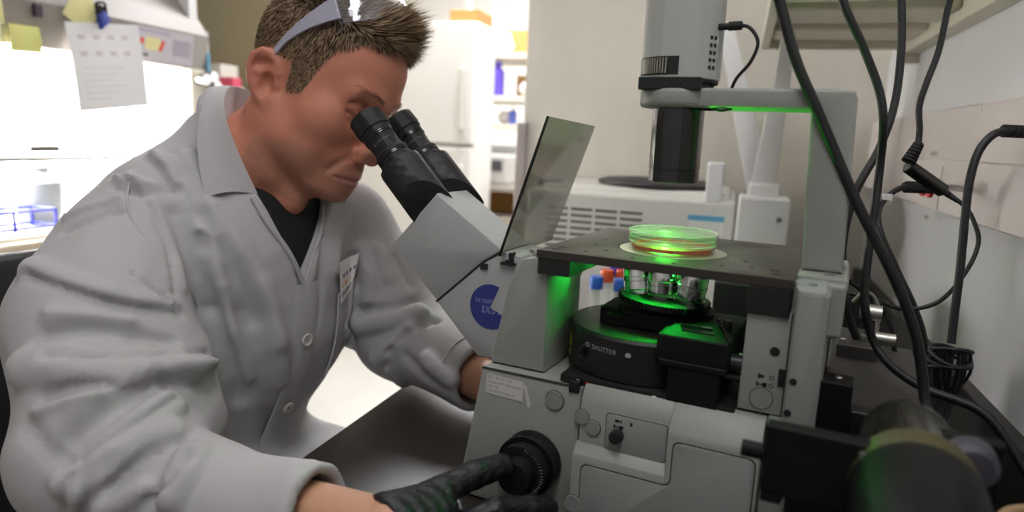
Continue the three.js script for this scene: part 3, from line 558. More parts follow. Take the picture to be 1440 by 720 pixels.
// ---------------------------------------------------------------- fume hood on the left, facing the bench
const HX = -1.5;
{
  const z0 = -1.655, z1 = -.85, t = thing('fume_hood', 'large cream fume hood with a bright white interior behind the seated man', 'fume hood', [HX - .4, 0, (z0 + z1) / 2]);
  const q = g => g.translate(-(HX - .4), 0, -(z0 + z1) / 2);
  const inner = std('#f1f1f0', .5);
  part('base', [q(span(HX - .72, HX + .0, .02, .80, z0, z1, .006))], M.cream, t);
  part('work_surface', [q(span(HX - .7, HX + .02, .80, .838, z0 + .02, z1 - .02, .006))], std('#e5e1d6', .35), t);
  part('front_lip', [q(span(HX - .02, HX + .04, .80, .826, z0, z1, .006))], std('#cdbfa4', .45), t);
  part('back_panel', [q(span(HX - .72, HX - .68, .83, 1.95, z0, z1))], inner, t);
  part('side_panel', [q(span(HX - .7, HX - .02, .83, 1.95, z0, z0 + .03))], inner, t);
  part('side_panel', [q(span(HX - .7, HX - .02, .83, 1.95, z1 - .03, z1))], inner, t);
  parts('corner_post', [q(span(HX - .03, HX + .004, .83, 1.25, z0, z0 + .055, .004)), q(span(HX - .03, HX + .004, .83, 1.25, z1 - .06, z1, .004))], M.cream, t);
  const prof = (z0, z1, pts) => slab(pts.map(([x, y]) => [x, y]), z0, z1, .004);
  part('canopy', [q(prof(z0 - .01, z1, [[HX + .0, 1.25], [HX + .012, 1.345], [HX - .1, 1.5], [HX - .18, 1.95], [HX - .72, 1.95], [HX - .72, 1.9], [HX - .2, 1.9], [HX - .2, 1.25]]))], M.hoodGrey, t);
  part('sash', [q(span(HX - .028, HX - .024, 1.0, 1.26, z0 + .05, z1 - .05))], M.glass, t, 'sliding glass sash');
  part('sash_rail', [q(span(HX - .034, HX - .016, .998, 1.008, z0 + .05, z1 - .05, .002))], M.aluminium, t);
  part('sash_handle', [q(span(HX - .02, HX - .004, 1.02, 1.033, -1.195, -1.125, .002))], std('#6f6a60', .5), t);
  part('lamp', q(span(HX - .55, HX - .25, 1.86, 1.885, z0 + .08, z1 - .08)), std('#ffffff', .5, { emissive: '#f7f9ff', emissiveIntensity: 2 }), t, 'glowing lamp panel inside the hood');
  const l = new THREE.RectAreaLight('#f7f9ff', HOOD_LIGHT, .3, z1 - z0 - .16); l.position.set(HX - .4, 1.852, (z0 + z1) / 2); l.rotation.x = -Math.PI / 2; scene.add(l);
  const tex = canvasTexture(512, 384, (c, w, h) => {
    c.fillStyle = '#c2bcc2'; c.fillRect(0, 0, w, h); c.fillStyle = '#8783a6'; c.font = 'bold 50px sans-serif'; c.fillText('BIOHAZARD', 14, 60);
    c.fillStyle = '#aaa3ac'; c.fillRect(310, 90, 185, 200); c.fillStyle = '#8d86a0'; for (let k = 0; k < 7; k++) c.fillRect(322, 110 + k * 24, 150 - (k % 3) * 24, 6);
    c.fillStyle = '#d84a30'; c.fillRect(24, 130, 34, 70); c.fillStyle = '#dcd69a'; c.fillRect(70, 110, 130, 150); c.fillStyle = '#d84a30'; c.save(); c.translate(215, 130); c.rotate(.25); c.fillRect(0, 0, 32, 130); c.restore();
    c.fillStyle = '#6b6862'; c.fillRect(10, 300, 90, 40);
  });
  part('control_label', q(new THREE.PlaneGeometry(.19, .085).rotateY(Math.PI / 2).rotateZ(-.126).translate(HX + .0078, 1.297, -1.51)), std('#ffffff', .6, { map: tex }), t, 'lilac control label with red and yellow marks');
  const gk = (y, z) => q(cyl(.016, .03, 0, 0, 0, 24).rotateZ(Math.PI / 2).translate(HX + .02, y, z));
  for (const [y, z] of [[1.222, -1.625], [1.232, -1.655], [1.205, -1.67]]) part('valve_knob', gk(y, z), M.chrome, t, 'chrome valve knob');
  part('side_label', q(span(HX - .09, HX + .006, 1.2, 1.36, z0 - .014, z0 - .01, .001)), std('#dfe3e6', .5), t);
  part('side_label', q(span(HX + .002, HX + .007, 1.22, 1.3, z0 - .0162, z0 - .006, .001)), M.cyan, t, 'light blue sticker on the hood corner');
}
{
  // sheets and notes on the hood
  const bend = (w, h, curl) => { const g = new THREE.BoxGeometry(.0012, h, w, 1, 10, 8), p = g.attributes.position; for (let i = 0; i < p.count; i++) p.setX(i, p.getX(i) + curl * Math.sin((p.getY(i) / h + .5) * 3) + curl * .6 * Math.sin(p.getZ(i) / w * 4)); g.computeVertexNormals(); return g; };
  const tex = canvasTexture(256, 256, (c, w, h) => { c.fillStyle = '#e2e1e0'; c.fillRect(0, 0, w, h); c.fillStyle = '#cbc2c6'; for (let r = 0; r < 2; r++) for (let k = 0; k < 4; k++) c.fillRect(30 + k * 52, 34 + r * 48, 24, 14); c.fillStyle = '#d3d2d2'; for (let k = 0; k < 6; k++) c.fillRect(30, 130 + k * 18, 150 - (k % 3) * 30, 4); });
  const sheet = solo('paper_sheet', bend(.205, .2, .004).rotateX(.12).translate(HX + .02, 1.225, -1.318), phy('#ffffff', .9, { map: tex, transmission: .06, thickness: 0 }), 'white printed sheet clipped to the hood front hanging over the sash', 'paper');
  const nt = (w, h, y, z, m, tilt, label) => solo('sticky_note', bend(w, h, .003).rotateX(tilt).translate(HX + .016 + (y > 1.345 ? -.045 : 0), y, z), m, label, 'note');
  nt(.075, .075, 1.345, -1.255, M.note, -.5, 'pale yellow note tucked above the binder clip on the hood');
  nt(.1, .1, 1.33, -1.02, M.note, .1, 'large pale yellow note at the top left corner of the picture');
  nt(.07, .055, 1.262, -1.115, M.noteBright, .05, 'small yellow-green note under the large pale one on the hood');
  nt(.05, .05, 1.27, -1.04, std('#d6d3b0', .9), 0, 'cream note half hidden at the left edge beside the yellow-green one');
  const t = thing('binder_clip', 'blue and black binder clip holding the white sheet to the hood', 'clip', [HX + .026, 1.335, -1.3]);
  part('jaw', slab([[-.018, -.02], [.018, -.012], [.012, .014], [-.006, .012]], -.006, .006, .001).rotateY(Math.PI / 2).rotateX(.5), M.navy, t);
  part('handle', [tube([[0, .01, .012], [.004, .03, .018], [.006, .034, -.004], [0, .012, -.008]], .003, 20, 6), slab([[-.016, .008], [.014, .008], [.012, .026], [-.01, .03]], -.004, .004, .001).rotateY(Math.PI / 2)], M.blackMatte, t);
  solo('magnet', [box(.012, .028, .02, HX + .02, 1.325, -1.145, .004)], std('#3a2c3c', .5), 'small dark magnet on the hood front left of the binder clip', 'magnet');
  solo('magnet', [box(.006, .012, .012, HX - .018, 1.125, -1.40, .002)], std('#9a9a98', .5), 'tiny grey clip stuck on the glass sash of the hood', 'clip');
}
{
  // things standing inside the hood
  const hx = HX - .25, hy = .838;
  const f = thing('filter_flask', 'tall grey translucent cylinder standing inside the hood', 'flask', [hx + .1, hy, -1.25]);
  part('body', lathe([[0, 0], [.05, 0], [.052, .01], [.052, .10], [.03, .125], [.022, .13], [.022, .145], [0, .145]], 40), phy('#7d8082', .4, { transmission: .2, thickness: 0 }), f);
  part('cap', cyl(.026, .02, 0, .145, 0, 30), M.white, f);
  const b = thing('bottle', 'white bottle with an orange cap inside the hood at the left edge', 'bottle', [hx + .05, hy, -1.14]);
  part('body', lathe([[0, 0], [.045, 0], [.045, .1], [.02, .13], [.02, .14], [0, .14]], 36), M.plasticWhite, b);
  part('cap', cyl(.022, .025, 0, .145, 0, 30), std('#a9601c', .5), b);
  const k = thing('pipette_box', 'white carton with a pink band inside the hood beside the cylinder', 'box', [hx + .02, hy, -1.19]);
  part('carton', box(.1, .2, .1, -.06, .1, 0, .004), M.white, k); part('band', box(.102, .016, .06, -.0595, .165, .01, .001), M.pink, k);
  const r = thing('tube_rack', 'blue wire tube rack at the front of the hood work surface', 'rack', [HX - .08, hy, -1.1]);
  const bars = [];
  for (const y of [.006, .045]) for (const s of [[-.04, -.1, .04, -.1], [-.04, .1, .04, .1], [-.04, -.1, -.04, .1], [.04, -.1, .04, .1]]) bars.push(tube([[s[0], y, s[1]], [s[2], y, s[3]]], .004, 2, 6));
  for (const x of [-.04, .04]) for (const z of [-.1, 0, .1]) bars.push(tube([[x, 0, z], [x, .048, z]], .004, 2, 6));
  part('frame', bars, std('#1d2688', .5), r);
}
{
  // side cabinet and a shelf with a few boxes past the hood
  solo('wall_ledge', span(-2.2, -1.75, 1.16, 1.185, -2.5, -1.95, .003), M.cardboard, 'brown wooden ledge on the wall past the fume hood', 'shelf');
  const L = [[-1.98, -2.25, .12, .1, .14, std('#b9b6ae', .6), 'grey carton on the brown ledge beside the hood'], [-1.86, -2.15, .1, .1, .05, M.white, 'white carton on the brown ledge nearest the man'], [-1.84, -2.16, .06, .05, .035, std('#c0405a', .6), 'small crimson packet on top of the white carton']];
  L.forEach(([x, z, w, d, h, m, lab], i) => solo('carton', box(w, h, d, x, 1.1855 + h / 2 + (i === 2 ? .0505 : 0), z, .003), m, lab, 'box'));
}

// ---------------------------------------------------------------- the bright far end of the laboratory
{
  const t = thing('freezer', 'tall white upright freezer in the bright far end of the room', 'freezer', [-1.62, 0, -3.55]);
  part('body', span(-.34, .34, .06, 1.645, .04, .30, .01), M.white, t);
  const d1 = part('door', span(-.34, .34, 1.05, 1.64, .305, .345, .012, 3), M.white, t); part('handle', [span(.27, .3, 1.12, 1.42, .345, .375, .006)], M.offWhite, d1);
  const d2 = part('door', span(-.34, .34, .1, 1.035, .305, .345, .012, 3), M.white, t); part('handle', [span(.27, .3, .6, .95, .345, .375, .006)], M.offWhite, d2);
  part('gap', span(-.335, .335, 1.034, 1.052, .3, .33), std('#8f8c84', .7), t);
  part('plinth', span(-.33, .33, 0, .06, .05, .28), std('#9d9a92', .7), t);
  part('notice', [span(-.02, .12, .8, .96, .345, .347)], std('#e9b59a', .8), t); 
}
{
  const t = thing('storage_rack', 'open white storage rack with supplies to the right of the freezer', 'shelf', [-1.37, 0, -4.1]);
  for (const x of [-.22, .33]) for (const z of [-.22, .22]) part('post', span(x - .012, x + .012, 0, 2.1, z - .012, z + .012, .003), M.white, t);
  for (const y of [1.575, 1.33, 1.17]) part('shelf', span(-.24, .35, y - .03, y, -.24, .24, .004), std('#d9d2c2', .5), t);
  const B = (n, x0, x1, y, h, z, d, m, lab, cat = 'box') => solo(n, span(-1.37 + x0, -1.37 + x1, y + .0005, y + h, -4.1 + z - d / 2, -4.1 + z + d / 2, .006), m, lab, cat);
  B('cardboard_box', -.1, .3, 1.575, .16, -.1, .22, M.cardboard, 'brown cardboard box on the top shelf of the storage rack');
  B('cardboard_box', .02, .31, 1.33, .14, -.1, .22, std('#c9a26a', .85), 'tan cardboard box on the middle shelf of the storage rack');
  const bag = (x, y, z, r, sy, lab) => { const g = new THREE.IcosahedronGeometry(r, 4), p = g.attributes.position; for (let i = 0; i < p.count; i++) { const v = V3().fromBufferAttribute(p, i), k = 1 + .13 * Math.sin(v.x * 60) * Math.cos(v.y * 47 + v.z * 52); p.setXYZ(i, v.x * k, v.y * k * sy, v.z * k); } const mm = mergeVertices(g.deleteAttribute('normal') && g.deleteAttribute('uv') ? g : g); mm.computeVertexNormals(); return solo('plastic_bag', mm.translate(x, y + r * sy * 1.02, z), std('#f0efec', .5), lab, 'bag'); };
  bag(-1.43, 1.576, -3.97, .085, .8, 'white plastic bag on the top shelf in front of the brown box');
  bag(-1.22, 1.331, -3.96, .065, .7, 'crumpled white bag on the middle shelf at its right end');
  const bt = (n, x, y, r, h, m, capm, lab) => { const k = thing(n, lab, 'bottle', [x, y + .0005, -3.93]); part('body', lathe([[0, 0], [r, 0], [r, h * .72], [r * .5, h * .84], [0, h * .84]], 24), m, k); part('cap', cyl(r * .55, h * .16, 0, h * .92, 0, 18), capm, k); };
  bt('bottle', -1.50, 1.33, .035, .2, std('#3f5bb8', .5), M.white, 'blue bottle on the middle shelf at its left end');
  bt('bottle', -1.415, 1.33, .042, .2, M.purple, M.purple, 'large purple bottle on the middle shelf');
  bt('bottle', -1.53, 1.17, .03, .13, std('#5866c4', .5), M.white, 'small blue bottle on the lowest shelf at its left end');
  bt('bottle', -1.465, 1.17, .03, .13, M.red, M.red, 'red bottle on the lowest shelf');
  bt('bottle', -1.31, 1.17, .025, .1, std('#4a5ca8', .5), M.white, 'small dark blue bottle at the right of the lowest shelf');
  bag(-1.38, 1.171, -4.02, .055, .7, 'small white bag between the bottles on the lowest shelf');
  const u = thing('bench_cabinet', 'side bench with a grey top and an open wooden cubby under the storage rack', 'cabinet', [-1.37, 0, -3.69]);
  part('top', span(-.26, .4, .80, .83, -.165, .165, .004), std('#a59d92', .5), u);
  part('cubby', [span(-.06, -.03, 0, .80, -.15, .15), span(.3, .33, 0, .80, -.15, .15), span(-.03, .3, .56, .58, -.15, .15), span(-.03, .3, .1, .8, -.15, -.13)], M.wood, u);
  part('side', span(-.24, -.06, 0, .80, -.15, .155), M.offWhite, u);
  const eq = (x, w, h, m, lab) => { const k = thing('instrument', lab, 'instrument', [x, .8305, -3.70]); part('housing', span(-w / 2, w / 2, 0, h, -.12, .12, .02, 3), m, k); part('display', span(-w * .3, w * .3, h * .45, h * .8, .12, .126, .002), std('#4c4c50', .4), k); part('base', span(-w * .4, w * .4, h, h + .05, -.08, .06, .012), std('#8e8c88', .5), k); };
  eq(-1.49, .17, .13, std('#d8d6d2', .5), 'small white bench instrument left on the far side bench');
  eq(-1.29, .16, .17, std('#c6c4c0', .5), 'grey bench instrument right on the far side bench');
  solo('storage_bin', span(-1.37, -1.1, .581, .66, -3.8, -3.58, .01), std('#b9b2a6', .6), 'grey bin inside the wooden cubby of the far bench', 'bin');
}
{
  const b = solo('cardboard_box', span(-1.45, -1.29, 1.646, 1.71, -3.48, -3.28, .005), M.cardboard, 'brown carton lying on top of the white freezer', 'box');
}

// ---------------------------------------------------------------- office chair
{
  const p = toWorld(-.70, 0, .03), t = thing('office_chair', 'black office chair behind the man in the white coat', 'chair', [p.x, 0, p.z], MIC.turn);
  part('backrest', slab(roundPoly([[-.22, .5], [.22, .5], [.24, .90], [-.24, .90]], .06), -.025, .025, .018, 4).rotateY(-Math.PI / 2).rotateZ(.10).translate(-.17, 0, .0), std('#0f0f11', .6), t);
  part('seat', span(-.24, .24, .345, .405, -.24, .24, .03, 4), std('#131315', .7), t);
  part('back_post', tube([[-.1, .36, 0], [-.27, .40, 0], [-.24, .75, 0]], .02, 24, 10), M.black, t);
  part('column', cyl(.028, .28, 0, .21, 0, 24), M.darkMetal, t);
  for (let k = 0; k < 5; k++) { const a = k / 5 * 6.283, x = Math.cos(a), z = Math.sin(a); const leg = part('leg', tube([[0, .09, 0], [x * .16, .085, z * .16], [x * .29, .06, z * .29]], .018, 12, 8), M.black, t); part('caster', cyl(.028, .03, 0, 0, 0, 20).rotateX(Math.PI / 2).rotateY(a).translate(x * .29, .028, z * .29), M.rubber, leg); }
}

// ---------------------------------------------------------------- signed distances and a surface-net mesher for the figure
const len3 = Math.hypot;
function smin(a, b, k) { const h = Math.max(k - Math.abs(a - b), 0) / k; return Math.min(a, b) - h * h * k * .25; }
function smax(a, b, k) { return -smin(-a, -b, k); }
function cap(x, y, z, a, b, ra, rb) {       // tapered capsule
  const dx = b[0] - a[0], dy = b[1] - a[1], dz = b[2] - a[2], px = x - a[0], py = y - a[1], pz = z - a[2];
  let t = (px * dx + py * dy + pz * dz) / (dx * dx + dy * dy + dz * dz); t = t < 0 ? 0 : t > 1 ? 1 : t;
  return len3(px - dx * t, py - dy * t, pz - dz * t) - (ra + (rb - ra) * t);
}
function ell(x, y, z, c, r) {
  const px = x - c[0], py = y - c[1], pz = z - c[2];
  const k0 = len3(px / r[0], py / r[1], pz / r[2]), k1 = len3(px / (r[0] * r[0]), py / (r[1] * r[1]), pz / (r[2] * r[2]));
  return k1 < 1e-9 ? -Math.min(...r) : k0 * (k0 - 1) / k1;
}
const sph = (x, y, z, c, r) => len3(x - c[0], y - c[1], z - c[2]) - r;
function surfaceNet(f, lo, hi, cell) {
  const n = [0, 1, 2].map(i => Math.ceil((hi[i] - lo[i]) / cell) + 1), [nx, ny, nz] = n, val = new Float32Array(nx * ny * nz), B = 4;
  const reach = cell * B * 1.25;
  for (let k0 = 0; k0 < nz; k0 += B) for (let j0 = 0; j0 < ny; j0 += B) for (let i0 = 0; i0 < nx; i0 += B) {
    const c = f(lo[0] + (i0 + 1.5) * cell, lo[1] + (j0 + 1.5) * cell, lo[2] + (k0 + 1.5) * cell), far = Math.abs(c) > reach * 1.3;
    for (let k = k0; k < Math.min(k0 + B, nz); k++) for (let j = j0; j < Math.min(j0 + B, ny); j++) for (let i = i0; i < Math.min(i0 + B, nx); i++)
      val[i + nx * (j + ny * k)] = far ? c : f(lo[0] + i * cell, lo[1] + j * cell, lo[2] + k * cell);
  }
  const id = new Int32Array(nx * ny * nz).fill(-1), P = [], I = [];
  const off = [0, 1, nx, nx + 1, nx * ny, nx * ny + 1, nx * ny + nx, nx * ny + nx + 1];
  const edges = [[0, 1], [2, 3], [4, 5], [6, 7], [0, 2], [1, 3], [4, 6], [5, 7], [0, 4], [1, 5], [2, 6], [3, 7]];
  for (let k = 0; k < nz - 1; k++) for (let j = 0; j < ny - 1; j++) for (let i = 0; i < nx - 1; i++) {
    const b = i + nx * (j + ny * k); let m = 0;
    for (let q = 0; q < 8; q++) if (val[b + off[q]] < 0) m |= 1 << q;
    if (m === 0 || m === 255) continue;
    let sx = 0, sy = 0, sz = 0, c = 0;
    for (const [p, q] of edges) {
      if (((m >> p) & 1) === ((m >> q) & 1)) continue;
      const a = val[b + off[p]], t = a / (a - val[b + off[q]]);
      sx += (p & 1) + ((q & 1) - (p & 1)) * t; sy += (p >> 1 & 1) + ((q >> 1 & 1) - (p >> 1 & 1)) * t; sz += (p >> 2) + ((q >> 2) - (p >> 2)) * t; c++;
    }
    id[b] = P.length / 3; P.push(lo[0] + (i + sx / c) * cell, lo[1] + (j + sy / c) * cell, lo[2] + (k + sz / c) * cell);
  }
  const quad = (a, b, c, d, flip) => { if (a < 0 || b < 0 || c < 0 || d < 0) return; flip ? I.push(a, c, b, a, d, c) : I.push(a, b, c, a, c, d); };
  for (let k = 1; k < nz - 1; k++) for (let j = 1; j < ny - 1; j++) for (let i = 1; i < nx - 1; i++) {
    const b = i + nx * (j + ny * k), s = val[b] < 0;
    if (s !== val[b + 1] < 0) quad(id[b - nx - nx * ny], id[b - nx * ny], id[b], id[b - nx], !s);
    if (s !== val[b + nx] < 0) quad(id[b - 1 - nx * ny], id[b - 1], id[b], id[b - nx * ny], !s);
    if (s !== val[b + nx * ny] < 0) quad(id[b - 1 - nx], id[b - nx], id[b], id[b - 1], !s);
  }
  const g = new THREE.BufferGeometry();
  g.setAttribute('position', new THREE.Float32BufferAttribute(P, 3)); g.setIndex(I); g.computeVertexNormals();
  const p = g.attributes.position, q = g.attributes.normal;     // pull every corner onto the true surface
  for (let i = 0; i < p.count; i++) { const x = p.getX(i), y = p.getY(i), z = p.getZ(i), d = Math.max(-cell, Math.min(cell, f(x, y, z))); p.setXYZ(i, x - q.getX(i) * d, y - q.getY(i) * d, z - q.getZ(i) * d); }
  g.computeVertexNormals();
  return g;
}
function planarUV(g, s) {
  const p = g.attributes.position, uv = new Float32Array(p.count * 2);
  for (let i = 0; i < p.count; i++) { uv[2 * i] = (p.getX(i) * .8 + p.getZ(i) * .6) * s; uv[2 * i + 1] = (p.getY(i) * .9 - p.getX(i) * .3 + p.getZ(i) * .3) * s; }
  g.setAttribute('uv', new THREE.BufferAttribute(uv, 2)); return g;
}
function polyDist(x, y, z, L) { let d = 1e9; for (let i = 0; i + 1 < L.length; i++) { const q = cap(x, y, z, L[i], L[i + 1], 0, 0); if (q < d) d = q; } return d; }

// ---------------------------------------------------------------- the seated man; lengths in the microscope's axes, heights from the stage
const PB = [-.62, -.991, .05];
const pbw = toWorld(PB[0], PB[1] + S, PB[2]);
const person = thing('person', 'short-haired man in a white laboratory coat bending to the microscope eyepieces', 'person', [pbw.x, 0, pbw.z], MIC.turn);
const toPerson = g => g.translate(-PB[0], -PB[1], -PB[2]);
const skin = phy('#ffffff', .5, { vertexColors: true, bumpMap: rep(grain, 3), bumpScale: .00025, sheen: .2, sheenRoughness: .5 });

// head frame: x to the face, y to the crown, z to his right ear
const headWorld = new THREE.Matrix4().makeRotationY(-.09).multiply(new THREE.Matrix4().makeRotationZ(-.394)).multiply(new THREE.Matrix4().makeRotationX(-.147)).setPosition(-.543, 1.144, -.803);
const micInv = new THREE.Matrix4().makeRotationY(MIC.turn).setPosition(MIC.pos[0], .991, MIC.pos[2]).invert();
const headM = micInv.clone().multiply(headWorld), headInv = headM.clone().invert();
const H = (u, y, v) => { const q = V3(u, y, v).applyMatrix4(headInv); return [q.x, q.y, q.z]; };
const neckBase = H(-.578, .05, .03), neckPit = H(-.52, .045, .03), neckLow = H(-.60, -.02, .035);

function earSDF(x, y, z) {
  // local ear axes: tilted back and standing out from the skull
  const K = 1.1, ex = (x + .021) / K, ey = (y + .006) / K, ez = (z - .075) / K, c = Math.cos(.36), s = -Math.sin(.36), t = Math.cos(.48), w = Math.sin(.48);
  const ax = ex * c + ez * s, az = -ex * s + ez * c, bx = ax * t + ey * w, by = -ax * w + ey * t;   // bx forward, by up, az outward
  let d = ell(bx, by, az, [-.002, 0, -.004], [.016, .029, .0045]);
  const rim = [[.013, .004], [.015, .016], [.010, .027], [.0, .0315], [-.011, .027], [-.017, .014], [-.0175, .0], [-.014, -.014], [-.008, -.024]];
  let r = 1e9; for (let i = 0; i + 1 < rim.length; i++) r = Math.min(r, cap(bx, by, az, [rim[i][0], rim[i][1], .002], [rim[i + 1][0], rim[i + 1][1], .002], .0042, .0042));
  d = smin(d, r, .004);
  const anti = [[-.004, .02], [-.010, .01], [-.0105, -.004], [-.006, -.014]];
  for (let i = 0; i + 1 < anti.length; i++) d = smin(d, cap(bx, by, az, [anti[i][0], anti[i][1], .001], [anti[i + 1][0], anti[i + 1][1], .001], .0032, .0032), .004);
  d = smin(d, ell(bx, by, az, [.001, -.028, .0], [.009, .011, .005]), .006);
  d = smin(d, cap(bx, by, az, [.006, -.02, -.006], [.004, .02, -.006], .009, .011), .008);
  d = smax(d, -ell(bx, by, az, [.002, -.005, .005], [.0088, .0125, .0105]), .004);      // the hollow
  d = smax(d, -ell(bx, by, az, [-.001, .0165, .0055], [.010, .0068, .006]), .004);
  return K * smin(d, ell(bx, by, az, [.0115, -.006, .001], [.0035, .0065, .004]), .003);
}
function headSDF(x, y, z) {
  const m = Math.abs(z);
  let d = ell(x, y, z, [-.008, .047, 0], [.098, .088, .078]);
  d = smin(d, ell(x, y, z, [.035, .055, 0], [.066, .066, .066]), .03);
  d = smin(d, ell(x, y, z, [.03, -.03, 0], [.066, .085, .061]), .035);
  d = smin(d, cap(x, y, m, [-.002, -.045, .050], [.062, -.096, .022], .022, .017), .025);
  d = smin(d, ell(x, y, z, [.080, -.101, 0], [.021, .017, .024]), .018);
  d = smin(d, sph(x, y, m, [.056, -.020, .044], .025), .034);
  d = smin(d, cap(x, y, m, [.025, -.062, .047], [.05, -.066, .041], .018, .014), .03);
  d = smin(d, cap(x, y, m, [.082, .030, .040], [.093, .030, .012], .0105, .0105), .018);
  d = smin(d, ell(x, y, z, [.078, -.070, 0], [.026, .030, .030]), .022);
  // eyes: a socket, then the lid over the ball
  d = smax(d, -sph(x, y, m, [.103, .006, .034], .0165), .016);
  d = smin(d, sph(x, y, m, [.077, .009, .033], .0145), .006);
  d = smax(d, -(polyDist(x, y, m, [[.088, .019, .020], [.0945, .020, .032], [.083, .017, .047]]) - .0012), .004);
  d = smax(d, -(polyDist(x, y, m, [[.089, .003, .022], [.0925, .002, .033], [.082, .004, .046]]) - .0011), .004);
  // nose
  d = smin(d, cap(x, y, z, [.094, .022, 0], [.113, -.034, 0], .0075, .0105), .014);
  d = smin(d, sph(x, y, z, [.1145, -.039, 0], .0108), .008);
  d = smin(d, ell(x, y, m, [.106, -.042, .0125], [.0115, .0085, .0065]), .007);
  d = smax(d, -ell(x, y, m, [.111, -.0505, .0065], [.0055, .004, .0032]), .003);
  // lips
  d = smin(d, cap(x, y, m, [.104, -.0715, 0], [.092, -.0755, .023], .0062, .0035), .006);
  d = smin(d, cap(x, y, m, [.1015, -.083, 0], [.0915, -.0795, .020], .0070, .0035), .006);
  d = smax(d, -(polyDist(x, y, m, [[.111, -.0768, 0], [.105, -.0772, .010], [.093, -.0785, .027]]) - .0013), .003);
  d = smax(d, -(polyDist(x, y, m, [[.104, -.044, .018], [.094, -.058, .028], [.086, -.072, .034]]) - .0006), .010);
  // neck
  d = smin(d, cap(x, y, z, [-.024, -.05, 0], neckBase, .053, .059), .035);
  d = smin(d, cap(x, y, z, neckBase, neckLow, .060, .075), .03);
  d = smin(d, cap(x, y, m, [-.03, -.045, .056], [neckPit[0], neckPit[1], Math.abs(neckPit[2]) + .014], .014, .010), .022);
  d = smin(d, ell(x, y, z, [(neckPit[0] + .02) * .62 + .02, -.14, neckPit[2] * .6], [.018, .02, .016]), .03);
  return smin(d, earSDF(x, y, m), .006);
}
const inHair = (x, y, z) => {     // how deep in the hairy part of the scalp, in metres
  const m = Math.abs(z);
  let line;
  if (x > .055) line = .074 + (x - .055) * .75 + .004 * Math.sin(m * 160);
  else if (x > .031) line = (x - .031) * 3.08;
  else if (x > .006) line = -.006 + (x - .006) * .25;
  else if (x > -.045) line = .03;
  else line = .025 + (x + .045) * 1.5;
  return Math.min(y - line, .05);
};
function skinColours(g, head) {
  const p = g.attributes.position, c = new Float32Array(p.count * 3);
  for (let i = 0; i < p.count; i++) {
    const x = p.getX(i), y = p.getY(i), z = p.getZ(i), m = Math.abs(z);
    let r = head ? .56 : .52, gg = head ? .215 : .27, b = head ? .135 : .165;
    const n = .5 + .25 * Math.sin(x * 170 + z * 90) * Math.cos(y * 140 - z * 60) + (hash(Math.floor(x * 900), Math.floor(y * 900), Math.floor(z * 900) & 255) - .5) * .35;
    r *= .95 + .1 * n; gg *= .9 + .2 * n; b *= .9 + .2 * n;
    if (head) {
      const mix = (w, R, G, B) => { w = Math.max(0, Math.min(1, w)); r += (R - r) * w; gg += (G - gg) * w; b += (B - b) * w; };
      
      mix(1 - sph(x, y, z, [.118, -.038, 0], 0) / .022, .52, .20, .14);
      mix(.4 - sph(x, y, m, [.07, -.03, .05], 0) / .08, .5, .2, .14);
      // stubble: shaved beard
      const beard = Math.min(1, Math.max(0, (-.052 - y - .35 * Math.max(0, .045 - x)) / .012)) * (x > -.01 && y > -.135 ? 1 : 0);
      mix(beard * (.28 + .3 * hash(Math.floor(x * 1300), Math.floor(y * 1300), 5 + (Math.floor(z * 1300) & 63))), .27, .155, .1);
      if (x > .088 && y < -.069 && y > -.089 && m < .024) mix(.65, .42, .16, .13);
      const h = inHair(x, y, z); mix(h > .004 ? .88 : h > 0 ? .6 + h * 70 : .6 + h / .007 * .6, .30, .195, .118);
      if (earSDF(x, y, m) < .004) mix(.75 * THREE.MathUtils.smoothstep(m, .073, .083), .50, .165, .105);
      if (Math.abs(y - .034 + Math.abs(m - .03) * .25) < .005 && m > .012 && m < .05 && x > .06) mix(.35, .3, .18, .1);
    }
    c[3 * i] = r; c[3 * i + 1] = gg; c[3 * i + 2] = b;
  }
  g.setAttribute('color', new THREE.BufferAttribute(c, 3)); return g;
}
const headGeo = surfaceNet(headSDF, [-.16, -.27, -.11], [.145, .15, .11], .0028);
const headLocal = headGeo.clone();
skinColours(headGeo, true); planarUV(headGeo, 9); headGeo.applyMatrix4(headM);

// torso, arms and legs under the clothes
const J = {
  rs: [-.595, -.055, .185], re: [-.465, -.228, .316], rw: [-.15, -.214, .284],
  ls: [-.535, -.035, -.125], le: [-.445, -.205, -.135], lw: [-.225, -.214, -.055],
};
function bodySDF(x, y, z) {
  let d = ell(x, y, z, [-.63, -.30, .075], [.1, .2, .12]);
  d = smin(d, ell(x, y, z, [-.60, -.09, .04], [.095, .13, .14]), .06);
  d = smin(d, cap(x, y, z, J.rs, J.ls, .04, .04), .04);
  d = smin(d, cap(x, y, z, J.rs, J.re, .052, .042), .03); d = smin(d, cap(x, y, z, J.re, J.rw, .033, .0255), .02);
  d = smin(d, cap(x, y, z, J.ls, J.le, .05, .042), .03); d = smin(d, cap(x, y, z, J.le, J.lw, .042, .027), .02);
  for (const s of [-1, 1]) {
    d = smin(d, cap(x, y, z, [-.61, -.44, .05 + s * .08], [-.24, -.46, .04 + s * .11], .085, .062), .04);
    d = smin(d, cap(x, y, z, [-.24, -.46, .04 + s * .11], [-.3, -.90, .04 + s * .12], .058, .04), .03);
    d = smin(d, cap(x, y, z, [-.3, -.945, .04 + s * .12], [-.12, -.955, .04 + s * .13], .035, .03), .03);
  }
  return d;
}
const bodyGeo = planarUV(skinColours(surfaceNet(bodySDF, [-.78, -1.0, -.24], [-.02, .1, .42], .012), false), 9);

